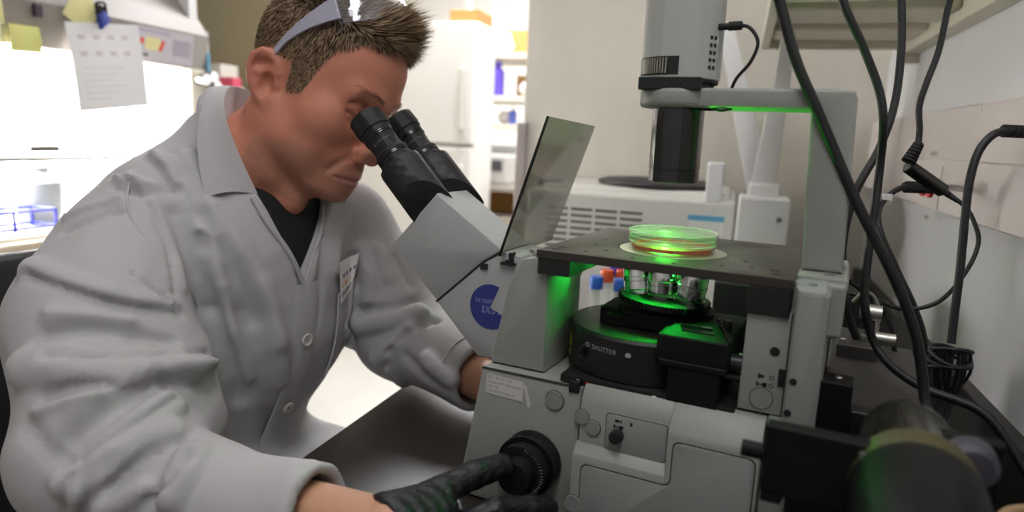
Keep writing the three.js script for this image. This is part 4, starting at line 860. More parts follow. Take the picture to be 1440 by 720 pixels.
// a hand: wrist, palm corners and five finger chains, each with its own joints
function handSDF(hd, grow) {
  return (x, y, z) => {
    let d = cap(x, y, z, hd.wrist, hd.palm, .0265 + grow, .026 + grow);
    for (const [a, b] of hd.pads) d = smin(d, cap(x, y, z, a, b, .0145 + grow, .0125 + grow), .014);
    for (const [pts, r] of hd.fingers) {
      let f = 1e9;
      for (let i = 0; i + 1 < pts.length; i++) f = smin(f, cap(x, y, z, pts[i], pts[i + 1], r - i * .0009 + grow, r - (i + 1) * .0009 + grow), .0035);
      d = smin(d, f, .006);
    }
    return d;
  };
}
const rightHand = {
  wrist: J.rw, palm: [-.137, -.222, .250],
  pads: [[[-.150, -.214, .262], [-.131, -.214, .232]], [[-.14, -.232, .255], [-.112, -.240, .220]], [[-.146, -.246, .256], [-.122, -.258, .222]]],
  fingers: [
    [[[-.150, -.207, .258], [-.137, -.2045, .222], [-.121, -.199, .188], [-.1075, -.199, .162]], .0125],
    [[[-.118, -.232, .226], [-.094, -.2215, .198], [-.073, -.2275, .168], [-.064, -.236, .146]], .0102],
    [[[-.120, -.246, .226], [-.093, -.247, .198], [-.078, -.252, .168], [-.076, -.256, .146]], .0104],
    [[[-.124, -.257, .228], [-.100, -.265, .200], [-.090, -.266, .174], [-.092, -.262, .152]], .0098],
    [[[-.132, -.264, .232], [-.112, -.270, .208], [-.104, -.2705, .188], [-.104, -.268, .170]], .0088],
  ],
};
const leftHand = {
  wrist: J.lw, palm: [-.165, -.214, -.085],
  pads: [[[-.19, -.205, -.085], [-.135, -.195, -.115]], [[-.19, -.22, -.08], [-.13, -.218, -.112]], [[-.19, -.232, -.078], [-.132, -.24, -.108]]],
  fingers: [
    [[[-.185, -.20, -.09], [-.165, -.185, -.125], [-.14, -.18, -.145], [-.118, -.182, -.15]], .0125],
    [[[-.138, -.198, -.115], [-.098, -.195, -.125], [-.078, -.2, -.138], [-.07, -.206, -.146]], .0098],
    [[[-.132, -.214, -.113], [-.09, -.215, -.124], [-.07, -.218, -.136], [-.064, -.222, -.146]], .01],
    [[[-.132, -.23, -.11], [-.094, -.236, -.12], [-.074, -.238, -.132], [-.07, -.238, -.142]], .0095],
    [[[-.136, -.244, -.107], [-.106, -.252, -.116], [-.09, -.254, -.126], [-.086, -.252, -.136]], .0085],
  ],
};
const rhGeo = planarUV(skinColours(surfaceNet(handSDF(rightHand, 0), [-.2, -.3, .12], [-.04, -.17, .33], .003), false), 9);
const lhGeo = planarUV(skinColours(surfaceNet(handSDF(leftHand, 0), [-.27, -.29, -.18], [-.04, -.15, -.01], .003), false), 9);
{
  const all = mergeGeometries([headGeo, bodyGeo, rhGeo, lhGeo].map(g => toPerson(g)));
  const m = part('body', all, skin, person);
}

// trousers over the legs
{
  const tr = (x, y, z) => { let d = 1; for (const s of [-1, 1]) { d = smin(d, cap(x, y, z, [-.61, -.44, .05 + s * .08], [-.24, -.46, .04 + s * .11], .092, .07), .04); d = smin(d, cap(x, y, z, [-.24, -.46, .04 + s * .11], [-.3, -.88, .04 + s * .12], .066, .056), .03); } return Math.max(d, -.87 - y); };
  part('trousers', toPerson(planarUV(surfaceNet(tr, [-.78, -.9, -.24], [-.1, -.3, .3], .012), 9)), std('#2b2f3a', .9), person, 'dark trousers');
}
// glove
{
  const gl = handSDF(rightHand, .0016);
  const cuff = (x, y, z) => { const t = ((x - J.rw[0]) * .25 + (z - J.rw[2]) * -.97); return smax(smin(gl(x, y, z), cap(x, y, z, [-.152, -.2145, .287], [-.146, -.216, .272], .0295, .0285), .006), -(t + .004), .003); };
  const g = surfaceNet(cuff, [-.2, -.31, .12], [-.03, -.17, .32], .0025), p = g.attributes.position, n = g.attributes.normal;
  for (let i = 0; i < p.count; i++) {
    const x = p.getX(i), y = p.getY(i), z = p.getZ(i);
    const back = Math.max(0, Math.min(1, (z - .20) / .05));
    const w = .0011 * Math.sin(z * 420 + y * 160 + 2 * Math.sin(y * 130 + x * 90)) * back + .0007 * Math.sin(z * 700 + x * 500 + 2 * Math.cos(y * 200)) * (1 - back * .5);
    p.setXYZ(i, x + n.getX(i) * w, y + n.getY(i) * w, z + n.getZ(i) * w);
  }
  g.computeVertexNormals();
  part('glove', toPerson(planarUV(g, 8)), phy('#15161a', .48, { bumpMap: rep(cloudy, 8), bumpScale: .0008 }), person, 'black rubber glove on the right hand');
}

// coat
const dyTop = -.0;
function coatBase(x, y, z) {
  let d = ell(x, y, z, [-.635, -.33, .085], [.128, .25, .15]);
  d = smin(d, ell(x, y, z, [-.585, -.19, .045], [.118, .12, .16]), .06);
  d = smin(d, ell(x, y, z, [-.585, -.085, .035], [.124, .16, .185]), .06);
  d = smin(d, ell(x, y, z, [-.645, -.06, .04], [.09, .13, .14]), .06);
  d = smin(d, cap(x, y, z, [-.605, -.018, .165], [-.55, -.02, -.10], .062, .06), .05);
  d = smin(d, cap(x, y, z, [-.61, .012, .125], [-.60, .07, .05], .045, .05), .05);
  d = smin(d, cap(x, y, z, [-.575, .02, -.07], [-.60, .075, .02], .045, .052), .05);
  d = smin(d, cap(x, y, z, [-.62, -.45, -.03], [-.21, -.448, -.068], .115, .092), .06);
  d = smin(d, cap(x, y, z, [-.62, -.45, .14], [-.23, -.448, .15], .115, .092), .06);
  return d;
}
function sleeves(x, y, z) {
  let r = cap(x, y, z, [-.597, -.045, .190], [-.557, -.115, .255], .078, .086);
  r = smin(r, cap(x, y, z, [-.553, -.115, .252], [-.468, -.203, .312], .085, .078), .03);
  r = smin(r, cap(x, y, z, [-.462, -.216, .316], [-.34, -.229, .308], .072, .050), .03);
  r = smin(r, cap(x, y, z, [-.34, -.229, .308], [-.205, -.218, .290], .050, .045), .02);
  r = smin(r, cap(x, y, z, [-.49, -.16, .24], [-.462, -.205, .253], .058, .060), .03);
  r = smax(r, -cap(x, y, z, [-.25, -.218, .297], [-.16, -.2145, .285], .034, .036), .002);
  r = smax(r, (x + .216) * .985 - (z - .29) * .12 + (y + .22) * .1, .0015);
  let l = cap(x, y, z, [-.535, -.04, -.12], [-.475, -.14, -.135], .072, .074);
  l = smin(l, cap(x, y, z, [-.475, -.14, -.135], [-.435, -.195, -.13], .074, .066), .03);
  l = smin(l, cap(x, y, z, [-.435, -.195, -.13], [-.27, -.214, -.075], .064, .048), .03);
  l = smax(l, -cap(x, y, z, [-.30, -.214, -.085], [-.225, -.214, -.055], .036, .038), .002);
  l = smax(l, (x + .262) * .95 + (z + .07) * .31, .0015);
  return [r, l];
}
// rolls of cloth where the sleeves fold over
const ROLLS = /*ROLLS*/[
  [[[-0.508, -0.126, 0.347], [-0.473, -0.124, 0.339], [-0.448, -0.127, 0.319], [-0.436, -0.133, 0.290], [-0.435, -0.138, 0.260]], 0.024],
  [[[-0.403, -0.159, 0.297], [-0.395, -0.166, 0.324], [-0.398, -0.178, 0.350], [-0.409, -0.190, 0.366], [-0.416, -0.202, 0.374]], 0.020],
  [[[-0.373, -0.173, 0.310], [-0.381, -0.173, 0.328], [-0.384, -0.181, 0.344], [-0.391, -0.196, 0.362]], 0.015],
  [[[-0.329, -0.182, 0.323], [-0.322, -0.189, 0.337], [-0.323, -0.201, 0.348]], 0.016],
  [[[-0.350, -0.202, 0.355], [-0.368, -0.213, 0.363], [-0.381, -0.221, 0.368]], 0.012],
  [[[-0.573, -0.048, 0.306], [-0.526, -0.055, 0.304], [-0.497, -0.064, 0.290], [-0.480, -0.075, 0.267], [-0.476, -0.087, 0.236]], 0.016],
  [[[-0.491, -0.055, 0.255], [-0.481, -0.069, 0.244], [-0.477, -0.082, 0.231]], 0.010],
  [[[-0.453, -0.166, -0.060], [-0.412, -0.158, -0.069], [-0.375, -0.150, -0.090]], 0.017],
  [[[-0.424, -0.215, -0.063], [-0.392, -0.187, -0.060], [-0.373, -0.166, -0.070]], 0.014],
  [[[-0.411, -0.239, -0.075]], 0.012],
  [[[-0.326, -0.193, -0.045], [-0.283, -0.210, -0.035]], 0.012],
  [[[-0.569, 0.066, 0.129], [-0.536, 0.031, 0.135], [-0.505, -0.021, 0.147], [-0.496, -0.077, 0.150]], 0.013],
  [[[-0.574, 0.059, 0.150], [-0.542, 0.029, 0.152], [-0.514, -0.013, 0.160]], 0.010],
  [[[-0.494, -0.082, 0.148], [-0.486, -0.138, 0.141], [-0.483, -0.196, 0.122]], 0.012],
];
const WEDGE = { a: [-.098, .052], r: [.05, .088], l: [.015, -.04] };
function wedge(x, y, z) {
  const half = (p, q, s) => { const dy = q[0] - p[0], dz = q[1] - p[1], L = Math.hypot(dy, dz); return s * ((z - p[1]) * dy - (y - p[0]) * dz) / L; };
  return Math.max(half(WEDGE.a, WEDGE.r, 1), half(WEDGE.a, WEDGE.l, -1), -.585 - x, -(y + .1));
}
function coatSDF(x, y, z) {
  const [r, l] = sleeves(x, y, z);
  let d = coatBase(x, y, z);
  d = smax(d, -wedge(x, y, z), .004);
  // room for the neck
  d = smax(d, -cap(x, y, z, [-.60, .0, .035], [-.555, .13, .015], .068, .07), .006);
  d = smin(d, r, .014); d = smin(d, l, .014);
  if (d < .05 && d > -.05) for (const [L, q] of ROLLS) d = smin(d, polyDist(x, y, z, L) - q, .006);
  return d;
}
const FOLDS = /*FOLDS*/[
  [[[-0.568, -0.047, 0.322], [-0.517, -0.055, 0.316], [-0.485, -0.065, 0.301], [-0.467, -0.076, 0.276], [-0.464, -0.091, 0.227]], 0.0050, -0.0060],
  [[[-0.490, -0.046, 0.258], [-0.474, -0.063, 0.244], [-0.464, -0.083, 0.229]], 0.0040, -0.0050],
  [[[-0.480, -0.104, 0.356], [-0.447, -0.106, 0.334], [-0.425, -0.111, 0.300], [-0.417, -0.119, 0.257], [-0.443, -0.137, 0.211]], 0.0060, -0.0040],
  [[[-0.412, -0.125, 0.271], [-0.411, -0.130, 0.254], [-0.434, -0.144, 0.221]], 0.0100, 0.0090],
  [[[-0.389, -0.148, 0.286], [-0.382, -0.152, 0.328], [-0.391, -0.162, 0.359], [-0.404, -0.175, 0.376]], 0.0070, -0.0040],
  [[[-0.352, -0.173, 0.311], [-0.354, -0.173, 0.321], [-0.363, -0.178, 0.338], [-0.370, -0.188, 0.353], [-0.378, -0.203, 0.370]], 0.0050, -0.0060],
  [[[-0.322, -0.169, 0.334], [-0.324, -0.185, 0.357], [-0.338, -0.207, 0.360]], 0.0060, -0.0050],
  [[[-0.404, -0.192, 0.388], [-0.406, -0.204, 0.392], [-0.416, -0.227, 0.381]], 0.0050, -0.0050],
  [[[-0.398, -0.202, 0.384], [-0.409, -0.222, 0.380]], 0.0090, 0.0050],
  [[[-0.431, -0.147, 0.353], [-0.423, -0.134, 0.326], [-0.417, -0.121, 0.303]], 0.0140, 0.0050],
  [[[-0.423, -0.167, 0.368], [-0.417, -0.152, 0.347], [-0.413, -0.142, 0.317], [-0.410, -0.142, 0.281]], 0.0120, -0.0050],
  [[[-0.466, -0.162, 0.381], [-0.435, -0.180, 0.382], [-0.404, -0.182, 0.382]], 0.0100, -0.0040],
  [[[-0.602, 0.046, 0.192], [-0.573, 0.034, 0.199], [-0.540, 0.011, 0.201], [-0.510, -0.030, 0.203], [-0.481, -0.072, 0.219], [-0.464, -0.083, 0.229]], 0.0030, -0.0025],
  [[[-0.592, 0.046, 0.190], [-0.566, 0.034, 0.194], [-0.538, 0.011, 0.193], [-0.511, -0.032, 0.193], [-0.487, -0.071, 0.205]], 0.0060, 0.0025],
  [[[-0.580, 0.065, 0.159], [-0.551, 0.049, 0.157], [-0.526, 0.017, 0.162], [-0.503, -0.031, 0.164]], 0.0090, -0.0030],
  [[[-0.529, 0.005, 0.179], [-0.512, -0.027, 0.178], [-0.500, -0.072, 0.172], [-0.498, -0.101, 0.169]], 0.0120, -0.0050],
  [[[-0.512, 0.012, 0.143], [-0.490, -0.024, 0.133], [-0.474, -0.069, 0.117], [-0.466, -0.110, 0.099], [-0.461, -0.157, 0.091]], 0.0130, 0.0040],
  [[[-0.512, 0.005, 0.155], [-0.489, -0.031, 0.149], [-0.479, -0.079, 0.131], [-0.473, -0.125, 0.121]], 0.0120, -0.0040],
  [[[-0.493, -0.108, 0.160], [-0.484, -0.154, 0.151], [-0.488, -0.224, 0.132]], 0.0110, -0.0040],
  [[[-0.477, -0.115, 0.128], [-0.469, -0.170, 0.115], [-0.478, -0.235, 0.093], [-0.498, -0.298, 0.070]], 0.0140, -0.0030],
  [[[-0.471, -0.082, 0.107], [-0.462, -0.147, 0.094], [-0.468, -0.215, 0.078]], 0.0120, 0.0040],
  [[[-0.601, 0.042, 0.197], [-0.576, 0.039, 0.194], [-0.558, 0.034, 0.183]], 0.0060, 0.0040],
  [[[-0.591, 0.033, 0.208], [-0.568, 0.030, 0.203], [-0.553, 0.025, 0.194]], 0.0050, -0.0040],
  [[[-0.609, 0.000, 0.251], [-0.585, 0.013, 0.238], [-0.569, 0.021, 0.219]], 0.0060, 0.0040],
  [[[-0.589, -0.012, 0.267], [-0.569, 0.001, 0.250], [-0.557, 0.009, 0.228]], 0.0060, -0.0040],
  [[[-0.599, 0.070, 0.151], [-0.562, 0.058, 0.161], [-0.546, 0.040, 0.160]], 0.0060, 0.0040],
  [[[-0.598, 0.065, 0.162], [-0.563, 0.048, 0.170], [-0.546, 0.030, 0.170]], 0.0050, -0.0040],
  [[[-0.508, -0.094, 0.341], [-0.479, -0.089, 0.318], [-0.454, -0.099, 0.285], [-0.443, -0.112, 0.255]], 0.0070, -0.0050],
  [[[-0.514, -0.077, 0.330], [-0.482, -0.080, 0.309], [-0.463, -0.087, 0.285]], 0.0080, 0.0040],
  [[[-0.469, -0.141, 0.366], [-0.449, -0.131, 0.352], [-0.428, -0.130, 0.333]], 0.0060, -0.0040],
  [[[-0.467, -0.151, 0.374], [-0.445, -0.143, 0.359], [-0.427, -0.141, 0.340]], 0.0060, 0.0040],
  [[[-0.454, -0.147, -0.056], [-0.408, -0.138, -0.070], [-0.388, -0.131, -0.102]], 0.0060, -0.0060],
  [[[-0.397, -0.197, -0.048], [-0.373, -0.166, -0.056], [-0.346, -0.152, -0.090]], 0.0070, -0.0050],
  [[[-0.409, -0.230, -0.065], [-0.398, -0.258, -0.090]], 0.0070, 0.0040],
  [[[-0.328, -0.185, -0.034], [-0.277, -0.207, -0.025]], 0.0080, 0.0030],
  [[[-0.368, -0.197, -0.050], [-0.323, -0.215, -0.036]], 0.0070, -0.0040],
  [[[-0.403, -0.111, -0.106], [-0.429, -0.072, -0.106]], 0.0060, -0.0030],
  [[[-0.426, -0.100, -0.085], [-0.449, -0.061, -0.089]], 0.0090, 0.0040],
  [[[-0.216, -0.182, 0.317], [-0.215, -0.187, 0.324], [-0.214, -0.192, 0.328]], 0.0030, -0.0015],
  [[[-0.304, -0.168, -0.061], [-0.299, -0.190, -0.036], [-0.308, -0.221, -0.034]], 0.0030, -0.0015],
  [[[-0.467, -0.061, -0.072], [-0.445, -0.099, -0.069], [-0.445, -0.129, -0.061]], 0.0100, 0.0050],
  [[[-0.472, -0.071, -0.063], [-0.463, -0.111, -0.059]], 0.0080, -0.0040],
  [[[-0.471, -0.033, -0.002], [-0.460, -0.097, 0.018], [-0.455, -0.150, 0.037]], 0.0100, -0.0040],
  [[[-0.475, -0.037, -0.035], [-0.465, -0.083, -0.016]], 0.0100, 0.0040],
];
function foldCoat(g) {
  const p = g.attributes.position, n = g.attributes.normal;
  const boxes = FOLDS.map(([L, w]) => { const lo = [9, 9, 9], hi = [-9, -9, -9]; for (const q of L) for (let k = 0; k < 3; k++) { lo[k] = Math.min(lo[k], q[k] - 3 * w); hi[k] = Math.max(hi[k], q[k] + 3 * w); } return [lo, hi]; });
  const out = new Float32Array(p.count);
  for (let i = 0; i < p.count; i++) {
    const x = p.getX(i), y = p.getY(i), z = p.getZ(i); let h = 0;
    for (let k = 0; k < FOLDS.length; k++) {
      const [lo, hi] = boxes[k];
      if (x < lo[0] || x > hi[0] || y < lo[1] || y > hi[1] || z < lo[2] || z > hi[2]) continue;
      const [L, w, a] = FOLDS[k], d = polyDist(x, y, z, L) / w; h += a * 1.6 * Math.exp(-d * d);
    }
    h += .0022 * Math.sin(x * 31 + 2.1 * Math.sin(y * 23 + z * 9)) * Math.sin(z * 27 - y * 19 + 1.7 * Math.cos(x * 17)) + .0007 * Math.sin(x * 75 - z * 60 + 2 * Math.sin(y * 52)) * Math.cos(y * 68 + z * 40);
    out[i] = h;
  }
  for (let i = 0; i < p.count; i++) p.setXYZ(i, p.getX(i) + n.getX(i) * out[i], p.getY(i) + n.getY(i) * out[i], p.getZ(i) + n.getZ(i) * out[i]);
  g.computeVertexNormals(); return g;
}
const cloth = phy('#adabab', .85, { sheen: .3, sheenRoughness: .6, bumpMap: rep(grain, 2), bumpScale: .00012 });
const coatGeo = foldCoat(surfaceNet(coatSDF, [-.80, -.60, -.27], [-.10, .18, .43], .0042));
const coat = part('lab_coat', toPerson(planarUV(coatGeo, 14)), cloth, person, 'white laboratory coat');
// shirt
{
  const sh = (x, y, z) => Math.max(coatBase(x, y, z) + .017, -cap(x, y, z, [-.57, .03, .03], [-.53, .10, .015], .046, .05), -.63 - x, -.2 - y, Math.abs(z - .03) - .125);
  part('shirt', toPerson(planarUV(surfaceNet(sh, [-.66, -.24, -.14], [-.43, .14, .20], .005), 14)), std('#0d0e10', .8), person, 'black shirt at the open neck of the coat');
}

// details of the coat: collar, opening edges, buttons, pocket, badge
function onCoat(q, off = 0) {            // nearest point of the coat's surface, raised a little
  let [x, y, z] = q, n = [0, 0, 0];
  for (let k = 0; k < 3; k++) {
    const e = .0015, d = coatSDF(x, y, z);
    n = [coatSDF(x + e, y, z) - d, coatSDF(x, y + e, z) - d, coatSDF(x, y, z + e) - d]; const L = len3(...n) || 1; n = n.map(v => v / L);
    x -= n[0] * d; y -= n[1] * d; z -= n[2] * d;
  }
  return { p: [x + n[0] * off, y + n[1] * off, z + n[2] * off], n };
}
function sheet(rows, thick, fn) {          // grid of points with thickness: rows[i][j] = [x,y,z]
  const a = rows.length, b = rows[0].length, P = [], I = [], N = [];
  const g0 = new THREE.BufferGeometry(), p0 = [];
  for (const r of rows) for (const q of r) p0.push(...q);
  const idx = []; for (let i = 0; i < a - 1; i++) for (let j = 0; j < b - 1; j++) { const k = i * b + j; idx.push(k, k + 1, k + b, k + 1, k + b + 1, k + b); }
  g0.setAttribute('position', new THREE.Float32BufferAttribute(p0, 3)); g0.setIndex(idx); g0.computeVertexNormals();
  const n = g0.attributes.normal, uv = [];
  for (const s of [1, -1]) for (let i = 0; i < a * b; i++) { P.push(p0[3 * i] + n.getX(i) * thick * s / 2, p0[3 * i + 1] + n.getY(i) * thick * s / 2, p0[3 * i + 2] + n.getZ(i) * thick * s / 2); uv.push((i % b) / (b - 1), 1 - Math.floor(i / b) / (a - 1)); }
  for (let k = 0; k < idx.length; k += 3) { I.push(idx[k], idx[k + 1], idx[k + 2], idx[k] + a * b, idx[k + 2] + a * b, idx[k + 1] + a * b); }
  const rim = []; for (let j = 0; j < b; j++) rim.push(j); for (let i = 1; i < a; i++) rim.push(i * b + b - 1); for (let j = b - 2; j >= 0; j--) rim.push((a - 1) * b + j); for (let i = a - 2; i > 0; i--) rim.push(i * b);
  for (let k = 0; k < rim.length; k++) { const u = rim[k], v = rim[(k + 1) % rim.length]; I.push(u, u + a * b, v, v, u + a * b, v + a * b); }
  const g = new THREE.BufferGeometry(); g.setAttribute('position', new THREE.Float32BufferAttribute(P, 3)); g.setAttribute('uv', new THREE.Float32BufferAttribute(uv, 2)); g.setIndex(I);
  const out = toCreasedNormals(g, .9); return out;
}
const curve = pts => new THREE.CatmullRomCurve3(pts.map(p => V3(...p)), false, 'centripetal');
{
  const A = [[-.503, .024, .082], [-.528, .072, .087], [-.552, .122, .086], [-.577, .148, .062], [-.606, .158, .015], [-.60, .143, -.035], [-.56, .09, -.058], [-.518, .034, -.052], [-.492, .010, -.028]];
  const Bp = [[-.521, .021, .144], [-.538, .062, .137], [-.562, .112, .118], [-.585, .139, .095], [-.64, .135, .03], [-.635, .11, -.06], [-.575, .06, -.115], [-.512, .022, -.1], [-.486, .007, -.064]];
  const ca = curve(A), cb = curve(Bp), rows = [], n = 60;
  const mid = (t, s) => { const a = ca.getPoint(t), b = cb.getPoint(t), q = a.clone().lerp(b, s); q.y += .006 * Math.sin(s * Math.PI); q.x += .002 * Math.sin(s * Math.PI); q.z += .007 * Math.sin(s * Math.PI) * Math.sign(a.z + .0001) * Math.min(1, Math.abs(a.z) / .03); return [q.x, q.y, q.z]; };
  for (let i = 0; i <= n; i++) { const r = []; for (let j = 0; j <= 8; j++) r.push(mid(i / n, j / 8)); rows.push(r); }
  const stand = []; for (let i = 0; i <= n; i++) { const a = ca.getPoint(i / n), r = [], c = V3(-.56, a.y, .02); for (let j = 0; j <= 5; j++) { const q = a.clone().lerp(c, j * .012); r.push([q.x, a.y - j * .010, q.z]); } stand.push(r); }
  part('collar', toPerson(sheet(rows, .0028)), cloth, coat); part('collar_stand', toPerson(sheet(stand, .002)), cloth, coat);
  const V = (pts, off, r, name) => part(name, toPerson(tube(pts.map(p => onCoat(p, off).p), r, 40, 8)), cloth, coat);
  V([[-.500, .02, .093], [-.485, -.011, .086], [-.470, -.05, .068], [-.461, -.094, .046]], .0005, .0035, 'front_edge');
  V([[-.505, .02, -.03], [-.480, -.02, -.005], [-.470, -.055, .022], [-.461, -.094, .046]], .0005, .003, 'front_edge');
  // placket: the overlapping front edge below the opening
  const strip = []; for (let i = 0; i <= 40; i++) { const t = i / 40, y = -.09 - t * .25, r = []; for (let j = 0; j <= 6; j++) { const z = .064 + t * .028 - j * .0065; r.push(onCoat([-.46, y, z], .0022 + (j === 0 || j === 6 ? -.0012 : 0)).p); } strip.push(r); }
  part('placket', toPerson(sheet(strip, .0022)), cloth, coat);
  for (const q of [[-.463, -.163, .050], [-.468, -.263, .060], [-.470, -.335, .07]]) {
    const o = onCoat(q, .0045), b = [o.p[0] + o.n[0], o.p[1] + o.n[1], o.p[2] + o.n[2]];
    const bt = part('button', toPerson(aim(lathe([[0, -.001], [.0075, -.001], [.0085, 0], [.0085, .0012], [.0072, .002], [.0058, .0011], [0, .001]], 32), o.p, b)), std('#c9c6c0', .35), coat, 'off-white shirt button');
    const hs = []; for (let k = 0; k < 4; k++) hs.push(toPerson(aim(cyl(.0008, .0006, Math.cos(k * 1.571 + .7) * .0019, .0013, Math.sin(k * 1.571 + .7) * .0019, 8), o.p, b)));
    part('thread_hole', hs, std('#77736c', .8), bt);
  }
  const patch = (tl, tr, br, bl, off, thick, nx = 14, ny = 14) => { const rows = []; for (let i = 0; i <= ny; i++) { const r = []; for (let j = 0; j <= nx; j++) { const s = j / nx, t = i / ny; r.push(onCoat([0, 1, 2].map(k => (tl[k] * (1 - s) + tr[k] * s) * (1 - t) + (bl[k] * (1 - s) + br[k] * s) * t), off).p); } rows.push(r); } return sheet(rows, thick); };
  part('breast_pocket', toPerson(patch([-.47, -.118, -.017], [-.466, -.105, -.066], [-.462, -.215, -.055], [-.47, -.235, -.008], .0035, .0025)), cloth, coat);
  const tex = canvasTexture(256, 384, (c, w, h) => {
    c.fillStyle = '#dbd8d6'; c.fillRect(0, 0, w, h);
    c.fillStyle = '#35323c'; for (let k = 0; k < 4; k++) { c.fillRect(38 + k * 56, 130, 34, 26); c.fillRect(46 + k * 56, 156, 14, 26); }
    ['#d8a24a', '#d8862e', '#c9a184', '#d0aa7c', '#cdb49a'].forEach((q, k) => { c.fillStyle = q; c.fillRect(18 + k * 48, 210, k === 1 ? 34 : 20, 48); });
    c.fillStyle = '#26242c'; c.font = 'bold 50px sans-serif'; c.fillText('Stowers Ins', 4, 322); c.fillRect(8, 326, 230, 10);
  });
  part('badge', toPerson(patch([-.466, -.074, -.020], [-.465, -.066, -.070], [-.466, -.112, -.064], [-.47, -.130, -.020], .0062, .0012)), std('#ffffff', .8, { map: tex }), coat, 'white breast badge with rows of black and orange marks');
  // armhole seam of the near sleeve
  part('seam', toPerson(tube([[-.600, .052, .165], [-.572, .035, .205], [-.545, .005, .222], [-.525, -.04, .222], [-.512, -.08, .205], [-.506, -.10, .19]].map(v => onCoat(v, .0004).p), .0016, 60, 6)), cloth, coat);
  // hem stitching of the two cuffs
  const ring = (c, dir, r) => { const pts = [], d = V3(...dir).normalize(), a = V3(0, 1, 0).cross(d).normalize(), b = d.clone().cross(a); for (let k = 0; k <= 40; k++) { const t = k / 40 * Math.PI * 2, q = V3(...c).addScaledVector(a, Math.cos(t) * r).addScaledVector(b, Math.sin(t) * r); pts.push(onCoat([q.x, q.y, q.z], -.0006).p); } return toPerson(tube(pts, .0011, 80, 6)); };
  part('cuff_stitching', ring([-.232, -.223, .294], [1, .1, -.12], .05), std('#c4c1bf', .9), coat); part('cuff_stitching', ring([-.285, -.212, -.08], [.95, 0, .31], .055), std('#c4c1bf', .9), coat);
}

// hair
{
  const p = headLocal.attributes.position, nn = headLocal.attributes.normal, ix = headLocal.index.array, area = [], tri = []; let sum = 0;
  const a = V3(), b = V3(), c = V3();
  for (let i = 0; i < ix.length; i += 3) {
    a.fromBufferAttribute(p, ix[i]); b.fromBufferAttribute(p, ix[i + 1]); c.fromBufferAttribute(p, ix[i + 2]);
    const x = (a.x + b.x + c.x) / 3, y = (a.y + b.y + c.y) / 3, z = (a.z + b.z + c.z) / 3;
    if (inHair(x, y, z) < -.004 || earSDF(x, y, Math.abs(z)) < .0025) continue;
    sum += b.clone().sub(a).cross(c.clone().sub(a)).length() / 2; area.push(sum); tri.push(i);
  }
  const P = [], C = [], I = [], NN = [], N = 64000;
  for (let k = 0; k < N; k++) {
    let t = rnd() * sum, lo = 0, hi = area.length - 1; while (lo < hi) { const m = (lo + hi) >> 1; area[m] < t ? lo = m + 1 : hi = m; }
    let u = rnd(), v = rnd(); if (u + v > 1) { u = 1 - u; v = 1 - v; }
    const i = tri[lo], mixv = (at) => { a.fromBufferAttribute(at, ix[i]); b.fromBufferAttribute(at, ix[i + 1]); c.fromBufferAttribute(at, ix[i + 2]); return a.clone().multiplyScalar(1 - u - v).addScaledVector(b, u).addScaledVector(c, v); };
    const q = mixv(p), n = mixv(nn).normalize(), deep = inHair(q.x, q.y, q.z);
    if (deep < rr(-.003, .004)) continue;
    const top = THREE.MathUtils.smoothstep(q.y, .088, .122), front = THREE.MathUtils.smoothstep(q.x, .015, .07) * top;
    const cx = Math.floor(q.x / .009), cz = Math.floor(q.z / .009), j1 = hash(cx, cz, 3) - .5, j2 = hash(cx, cz, 9) - .5, j3 = hash(cx, cz, 15);
    const d = V3();
    d.add(V3(-.15 + .5 * THREE.MathUtils.smoothstep(q.y, .04, .09) + .5 * top, -.75 * (1 - top) + .1 * top + .25 * front, 0));
    d.addScaledVector(n, -d.dot(n)); d.addScaledVector(n, .2 + .42 * top);
    d.x += j1 * .5 * top; d.z += j2 * .7 * top; d.y += (j3 - .4) * .5 * front;
    d.add(V3(rr(-.18, .18), rr(-.18, .18), rr(-.18, .18))).normalize();
    const L = (.0042 + .009 * THREE.MathUtils.smoothstep(q.y, .03, .09) + .019 * top + .008 * front + .012 * j3 * front) * rr(.65, 1.1) * (1 + .25 * front * (j3 > .6 ? 1 : 0)), w = (.00030 + .00030 * top);
    const bend = V3(.1 * front, top ? .35 * front : -.25, 0), side = d.clone().cross(V3(rnd() - .5, rnd() - .5, rnd() - .5)).setLength(w);
    const p1 = q.clone().addScaledVector(d, L * .5), p2 = p1.clone().addScaledVector(d.clone().add(bend).normalize(), L * .5);
    q.addScaledVector(n, -.0006);
    const o = P.length / 3, sn = n.clone().addScaledVector(d, .35).normalize();
    for (let m = 0; m < 5; m++) NN.push(sn.x, sn.y, sn.z);
    for (const [s, f] of [[q, 1], [q, -1], [p1, .8], [p1, -.8], [p2, 0]]) P.push(s.x + side.x * f, s.y + side.y * f, s.z + side.z * f);
    const tone = rr(.6, 1.25), r = (.54 + .02 * top) * tone, g = (.375 + .005 * top) * tone, bl = (.225 - .02 * top) * tone;
    for (let m = 0; m < 5; m++) C.push(r, g, bl);
    I.push(o, o + 1, o + 2, o + 1, o + 3, o + 2, o + 2, o + 3, o + 4);
  }
  const g = new THREE.BufferGeometry(); g.setAttribute('position', new THREE.Float32BufferAttribute(P, 3)); g.setAttribute('color', new THREE.Float32BufferAttribute(C, 3)); g.setAttribute('normal', new THREE.Float32BufferAttribute(NN, 3)); g.setIndex(I);
  part('hair', toPerson(g.applyMatrix4(headM)), std('#ffffff', .5, { vertexColors: true, side: THREE.DoubleSide }), person, 'short sandy brown hair, spiky at the front', 'stuff');
}

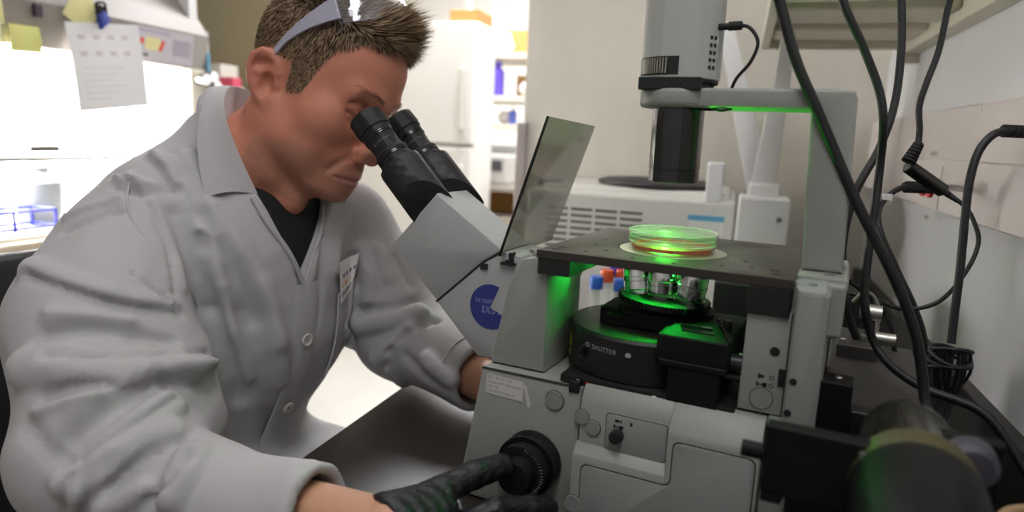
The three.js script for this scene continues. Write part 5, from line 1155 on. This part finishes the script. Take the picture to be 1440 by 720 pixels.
// eyebrows
for (const s of [1, -1]) {
  const P = [], I = [], NN = [];
  for (let k = 0; k < 150; k++) {
    const t = rnd(), x0 = .098 - .028 * t * t, y0 = .030 + .006 * Math.sin(t * 2.6) + rr(-.0028, .0028), z0 = .012 + .034 * t;
    let q = V3(x0 + .01, y0, z0); for (let i = 0; i < 4; i++) { const e = .001, d = headSDF(q.x, q.y, q.z), n = V3(headSDF(q.x + e, q.y, q.z) - d, headSDF(q.x, q.y + e, q.z) - d, headSDF(q.x, q.y, q.z + e) - d).normalize(); q.addScaledVector(n, -d); if (i === 3) {
      const dir = V3(-.25, .25 - .5 * t + rr(-.2, .2), .8).addScaledVector(n, .25).normalize(), p1 = q.clone().addScaledVector(dir, rr(.005, .009)), w = dir.clone().cross(n).setLength(.00013), o = P.length / 3;
      for (const v of [q.clone().add(w), q.clone().sub(w), p1]) { P.push(v.x, v.y, v.z * s); NN.push(n.x, n.y, n.z * s); } I.push(o, o + 1, o + 2); } }
  }
  const g = new THREE.BufferGeometry(); g.setAttribute('position', new THREE.Float32BufferAttribute(P, 3)); g.setAttribute('normal', new THREE.Float32BufferAttribute(NN, 3)); g.setIndex(I);
  part('eyebrow', toPerson(g.applyMatrix4(headM)), std('#a9805c', .6, { side: THREE.DoubleSide }), person, 'thin light brown eyebrow', 'stuff');
}

// safety glasses pushed up on the hair, built in the head's frame
{
  const o = V3(.036, .107, 0), f = V3(.70, .71, 0).normalize(), up = V3(-.71, .70, 0).normalize();
  const loc = (a, b, z) => { const q = o.clone().addScaledVector(f, a).addScaledVector(up, b); q.z = z; return q.applyMatrix4(headM).sub(V3(...PB)); };
  const t = thing('safety_glasses', 'clear wraparound safety glasses resting on top of the man\'s hair', 'glasses', [pbw.x, 0, pbw.z], MIC.turn);
  const glassy = phy('#fafaff', .03, { transmission: .97, thickness: 0, ior: 1.58 }), frosted = phy('#d6d4e2', .22, { transmission: .45, thickness: 0, ior: 1.5 });
  const rows = []; for (let i = 0; i <= 40; i++) { const th = (-1 + 2 * i / 40) * 1.35, r = []; for (let j = 0; j <= 10; j++) { const s = j / 10, h = (-.020 + s * .046) * (1 - .35 * Math.pow(Math.abs(th) / 1.35, 3)); const q = loc(-.018 + .075 * Math.cos(th) * (1 - .12 * s * s), h + (.004 * Math.cos(th * 2)) * (1 - s), .079 * Math.sin(th)); r.push([q.x, q.y, q.z]); } rows.push(r); }
  part('lens', sheet(rows, .0022), glassy, t, 'clear curved lens');
  part('lens_rim', tube(rows.map(r => r[0]), .0011, 90, 6), glassy, t);
  for (const s of [1, -1]) {
    const strip = [], N = 24;
    for (let i = 0; i <= N; i++) { const k = i / N, r = [], a = .004 - k * .098, half = .0035 + .0105 * Math.pow(1 - k, 1.6), mid = .001 - .012 * k * k - .01 * Math.max(0, k - .8) * 5 * .3; for (let j = 0; j <= 4; j++) { const q = loc(a, mid + half * (j / 2 - 1), s * (.0795 + .004 * Math.sin(k * 3))); r.push([q.x, q.y, q.z]); } strip.push(r); }
    const tp = part('temple', sheet(strip, .0028), frosted, t, 'frosted temple piece');
    const hg = []; for (const h of [-.006, .001, .008]) { const q0 = loc(-.004, h, s * .0815), q1 = loc(.012, h + .002, s * .0805); hg.push(tube([q0.toArray(), q1.toArray()], .0009, 4, 6)); }
    part('hinge', hg, M.clearPlastic, tp);
    const q0 = loc(.003, -.014, s * .081), q1 = loc(.003, .014, s * .081); part('hinge_bar', tube([q0.toArray(), q1.toArray()], .0016, 4, 8), glassy, tp);
  }
}
renderer.render(scene, camera);
